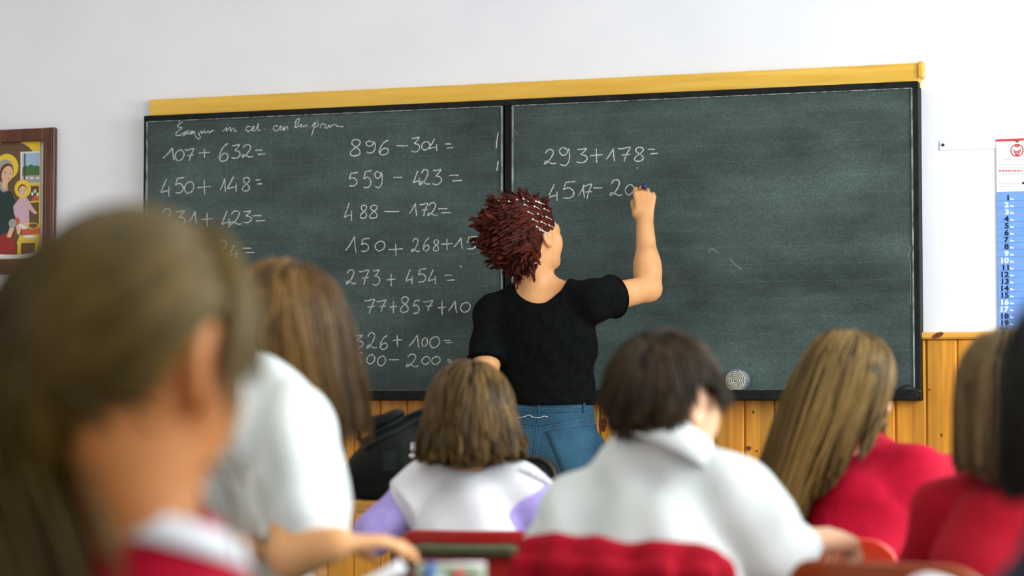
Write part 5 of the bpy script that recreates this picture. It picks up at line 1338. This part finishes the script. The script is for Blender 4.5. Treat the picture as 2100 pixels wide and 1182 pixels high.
if all(p is not None for r in g for p in r):
    MB().add([p for r in g for p in r], [(i * 6 + k, i * 6 + k + 1, i * 6 + k + 7, i * 6 + k + 6) for i in range(5) for k in range(5)]).build('pocket_panel', M['bag_panel'], bp_, True)
mb = MB()
for ln_ in ([(735, 915), (765, 893), (800, 875), (845, 852), (880, 842)], [(745, 925), (775, 905), (815, 885), (850, 866), (880, 855)]):
    q = [p for p in (cbg(u, v, .004) for u, v in spline(ln_, 8)) if p is not None]
    if len(q) > 3: mb.tube(q, .0035, 8)
if mb.v: mb.build('strap', M['bag_panel'], bp_, True)
for v in (914, 922, 936):
    q = cbg(845 if v < 930 else 843, v, .004); q = B(845, v, bd - .1) if q is None else q
    MB().tube([q + RT * .0045 * math.cos(a) + UP * .0035 * math.sin(a) for a in np.linspace(0, 2 * math.pi, 16, endpoint=False)], .0022, 6, closed=True).build('buckle', M['silver'], bp_, True)
# black pouch and red case on the same desk
pc_ = at(1098, 968, 5.17); pu = thing('pouch', (pc_[0], pc_[1], bz), 'black rounded pouch on the desk beside the bobbed girl\'s shoulder', 'pouch')
f = Field(.004); f.ell((pc_[0], pc_[1], bz + .045), (.060, .03, .053), k=.01); f.ell((pc_[0], pc_[1], bz + .045), (.049, .035, .042), k=.01); f.cut((0, 0, bz), -UP); f.build('pouch_body', M['bag'], pu)
MB().tube([(pc_[0] + .052 * math.cos(a), pc_[1] - .018, bz + .047 + .046 * math.sin(a)) for a in np.linspace(-.4, math.pi + .4, 24)], .005, 8).build('zip', M['tray'], pu, True)
rp = at(1146, 1010, 5.06); rc_ = thing('pencil_case', (rp[0], rp[1], bz), 'small red case on the desk, between the bobbed girl and the boy', 'pencil case')
MB().box((rp[0] - .025, rp[1] - .02, bz), (rp[0] + .05, rp[1] + .03, bz + .030), .006).build('case_body', M['bright_red_plastic'], rc_)
MB().box((rp[0] - .026, rp[1] - .021, bz + .020), (rp[0] + .051, rp[1] + .031, bz + .023), .001).build('zip', M['red_ink'], rc_)
# cardigan over the boy's chair
ch = CH['D']; Rz = np.array(Matrix.Rotation(ch.rotation_euler.z, 3, 'Z')); co = np.array(ch.location)
cg = thing('cardigan', co + UP * .734, 'red knitted cardigan draped over the back of the boy\'s chair', 'cardigan')
f = Field(.0055); W = .285
tp_ = .734
for x0_, x1_, zz, thk in ((-.146, -.100, .012, .020), (-.098, -.040, .009, .022), (-.036, .075, .005, .021), (.072, .132, .0, .021)):
    for y_, zb in ((-.048, .36), (.012, .50)):
        arcf = lambda x: -.035 * (1 - (2 * x / W) ** 2) + .0175
        xm = (x0_ + x1_) / 2
        q0 = co + Rz @ np.array([xm, arcf(xm) + y_ - .026, tp_ + zz - .008]); q1 = co + Rz @ np.array([xm * 1.06, arcf(xm) + y_ - .022, tp_ - .30 if y_ < 0 else tp_ - .2])
        f.box((q0 + q1) / 2, ((x1_ - x0_) / 2 + .006, .013, np.linalg.norm(q1 - q0) / 2), np.stack([Rz[:, 0], nrm(np.cross(nrm(q0 - q1), Rz[:, 0])), nrm(q0 - q1)], 1), rad=.011, k=.006)
    f.cap(co + Rz @ np.array([x0_ + .01, arcf(xm) - .044, tp_ + zz]), co + Rz @ np.array([x1_ - .01, arcf(xm) - .044, tp_ + zz - .002]), thk, thk, k=.02)
f.cap(co + Rz @ np.array([.12, -.01, tp_ - .015]), co + Rz @ np.array([.165, -.015, tp_ - .16]), .022, .030, k=.03); f.cap(co + Rz @ np.array([-.135, -.01, tp_ - .01]), co + Rz @ np.array([-.155, -.015, tp_ - .16]), .022, .028, k=.03)
f.disp = folds(.0022, [((1, .3, .1), 95, 1), ((.8, .2, .5), 60, .8)], 61); f.build('knitted_body', M['red_knit'], cg)
# papers and pencil case on the desk by the puff-sleeved girl
def sheet(label, u, d, rz, w, h, name='paper_sheet', lift=.0, z0=DH, curl=.0):
    p = at(u, 821, d); t = thing(name, (p[0], p[1], z0 + lift), label, 'paper'); n = 10; v = []
    R = np.array(Matrix.Rotation(rz, 3, 'Z'))
    for i in range(n + 1):
        for k in range(n + 1):
            x, y = (i / n - .5) * w, (k / n - .5) * h; zz = .0015 + curl * max(0, i / n - .2) ** 1.5 + .003 * math.sin(5 * k / n + 3 * i / n) ** 2
            v.append(np.array([p[0], p[1], z0 + lift]) + R @ np.array([x, y, zz]))
    o = MB().add(v, [(i * (n + 1) + k, (i + 1) * (n + 1) + k, (i + 1) * (n + 1) + k + 1, i * (n + 1) + k + 1) for i in range(n) for k in range(n)]).build('sheet', M['paper'], t, True)
    md = o.modifiers.new('s', 'SOLIDIFY'); md.thickness = .0012; return t
sheet('white sheet of paper on the desk under the puff-sleeved girl\'s elbow, near the red jumper', 490, 2.98, YAW + .3 + math.pi, .10, .18, lift=.0, curl=.045)
sheet('white open booklet with a curled page, beside the puff-sleeved girl\'s hand', 725, 2.97, YAW + .1, .13, .17, 'booklet', .0, curl=.055)
pq = at(925, 821, 2.90); cs = thing('pencil_case', (pq[0], pq[1], DH), 'sage green pencil case holding blue and red pens, before the railed red chair', 'pencil case', YAW, local=True)
f = Field(.0035); f.box((0, 0, .024), (.046, .03, .0235), rad=.010); f.disp = folds(.0015, [((1, .3, .2), 120, 1)], 3); f.build('case_body', M['case'], cs)
MB().tube([(-.040, -.012, .0485), (.044, -.010, .0485)], .0022, 8).build('zip', M['paper'], cs, True)
MB().tube([(-.030, -.030, .010), (-.024, -.032, .046)], .006, 10).sphere((-.024, -.031, .047), .0065).build('blue_pen', M['blue_plastic'], cs, True)
MB().tube([(-.016, -.032, .012), (-.014, -.034, .036)], .009, 12).build('pale_eraser', M['pale_blue'], cs, True)
MB().tube([(.010, -.031, .008), (.010, -.033, .038)], .0055, 10).sphere((.010, -.032, .039), .006).build('red_pen', M['red_ink'], cs, True)
# open notebook on the long-haired girl's desk
nb = at(1548, 821, 5.0); nt_ = thing('notebook', (nb[0], nb[1], .727), 'open white notebook with a curled page, on the desk behind the boy\'s right shoulder', 'notebook')
mb = MB(); n = 14
for sgn in (-1, 1):
    v = []
    for i in range(n + 1):
        for k in range(3):
            s = i / n; x = sgn * .15 * s; zz = .018 * math.sin(math.pi * min(1, s * 1.2)) + (.065 * max(0, s - .45) ** 1.6 * 2 if sgn < 0 else .0); v.append(np.array([nb[0], nb[1], .729 + zz]) + np.array([x, (k - 1) * .10, 0]))
    mb.add(v, [(i * 3 + k, (i + 1) * 3 + k, (i + 1) * 3 + k + 1, i * 3 + k + 1) for i in range(n) for k in range(2)])
o = mb.build('pages', M['paper'], nt_, True); md = o.modifiers.new('s', 'SOLIDIFY'); md.thickness = .003
MB().box((nb[0] - .152, nb[1] - .102, .727), (nb[0] + .152, nb[1] + .102, .7285), .0005).build('cover', M['navy'], nt_)
# pale bundle of paper at the bottom edge
wp = at(1905, 821, 2.42); wb_ = thing('paper_bundle', (wp[0], wp[1], DH), 'pale rounded paper bundle at the bottom edge, before the russet chair', 'paper')
f = Field(.005); f.ell((wp[0], wp[1], DH + .03), (.036, .03, .044), k=.01); f.cap((wp[0] - .02, wp[1], DH + .02), (wp[0] + .02, wp[1] + .01, DH + .03), .03, .03, k=.02); f.cut((0, 0, DH), -UP)
f.disp = folds(.003, [((.7, .2, .7), 90, 1), ((-.5, .3, .8), 110, 1)], 71); f.build('crumpled_sheet', M['paper'], wb_)
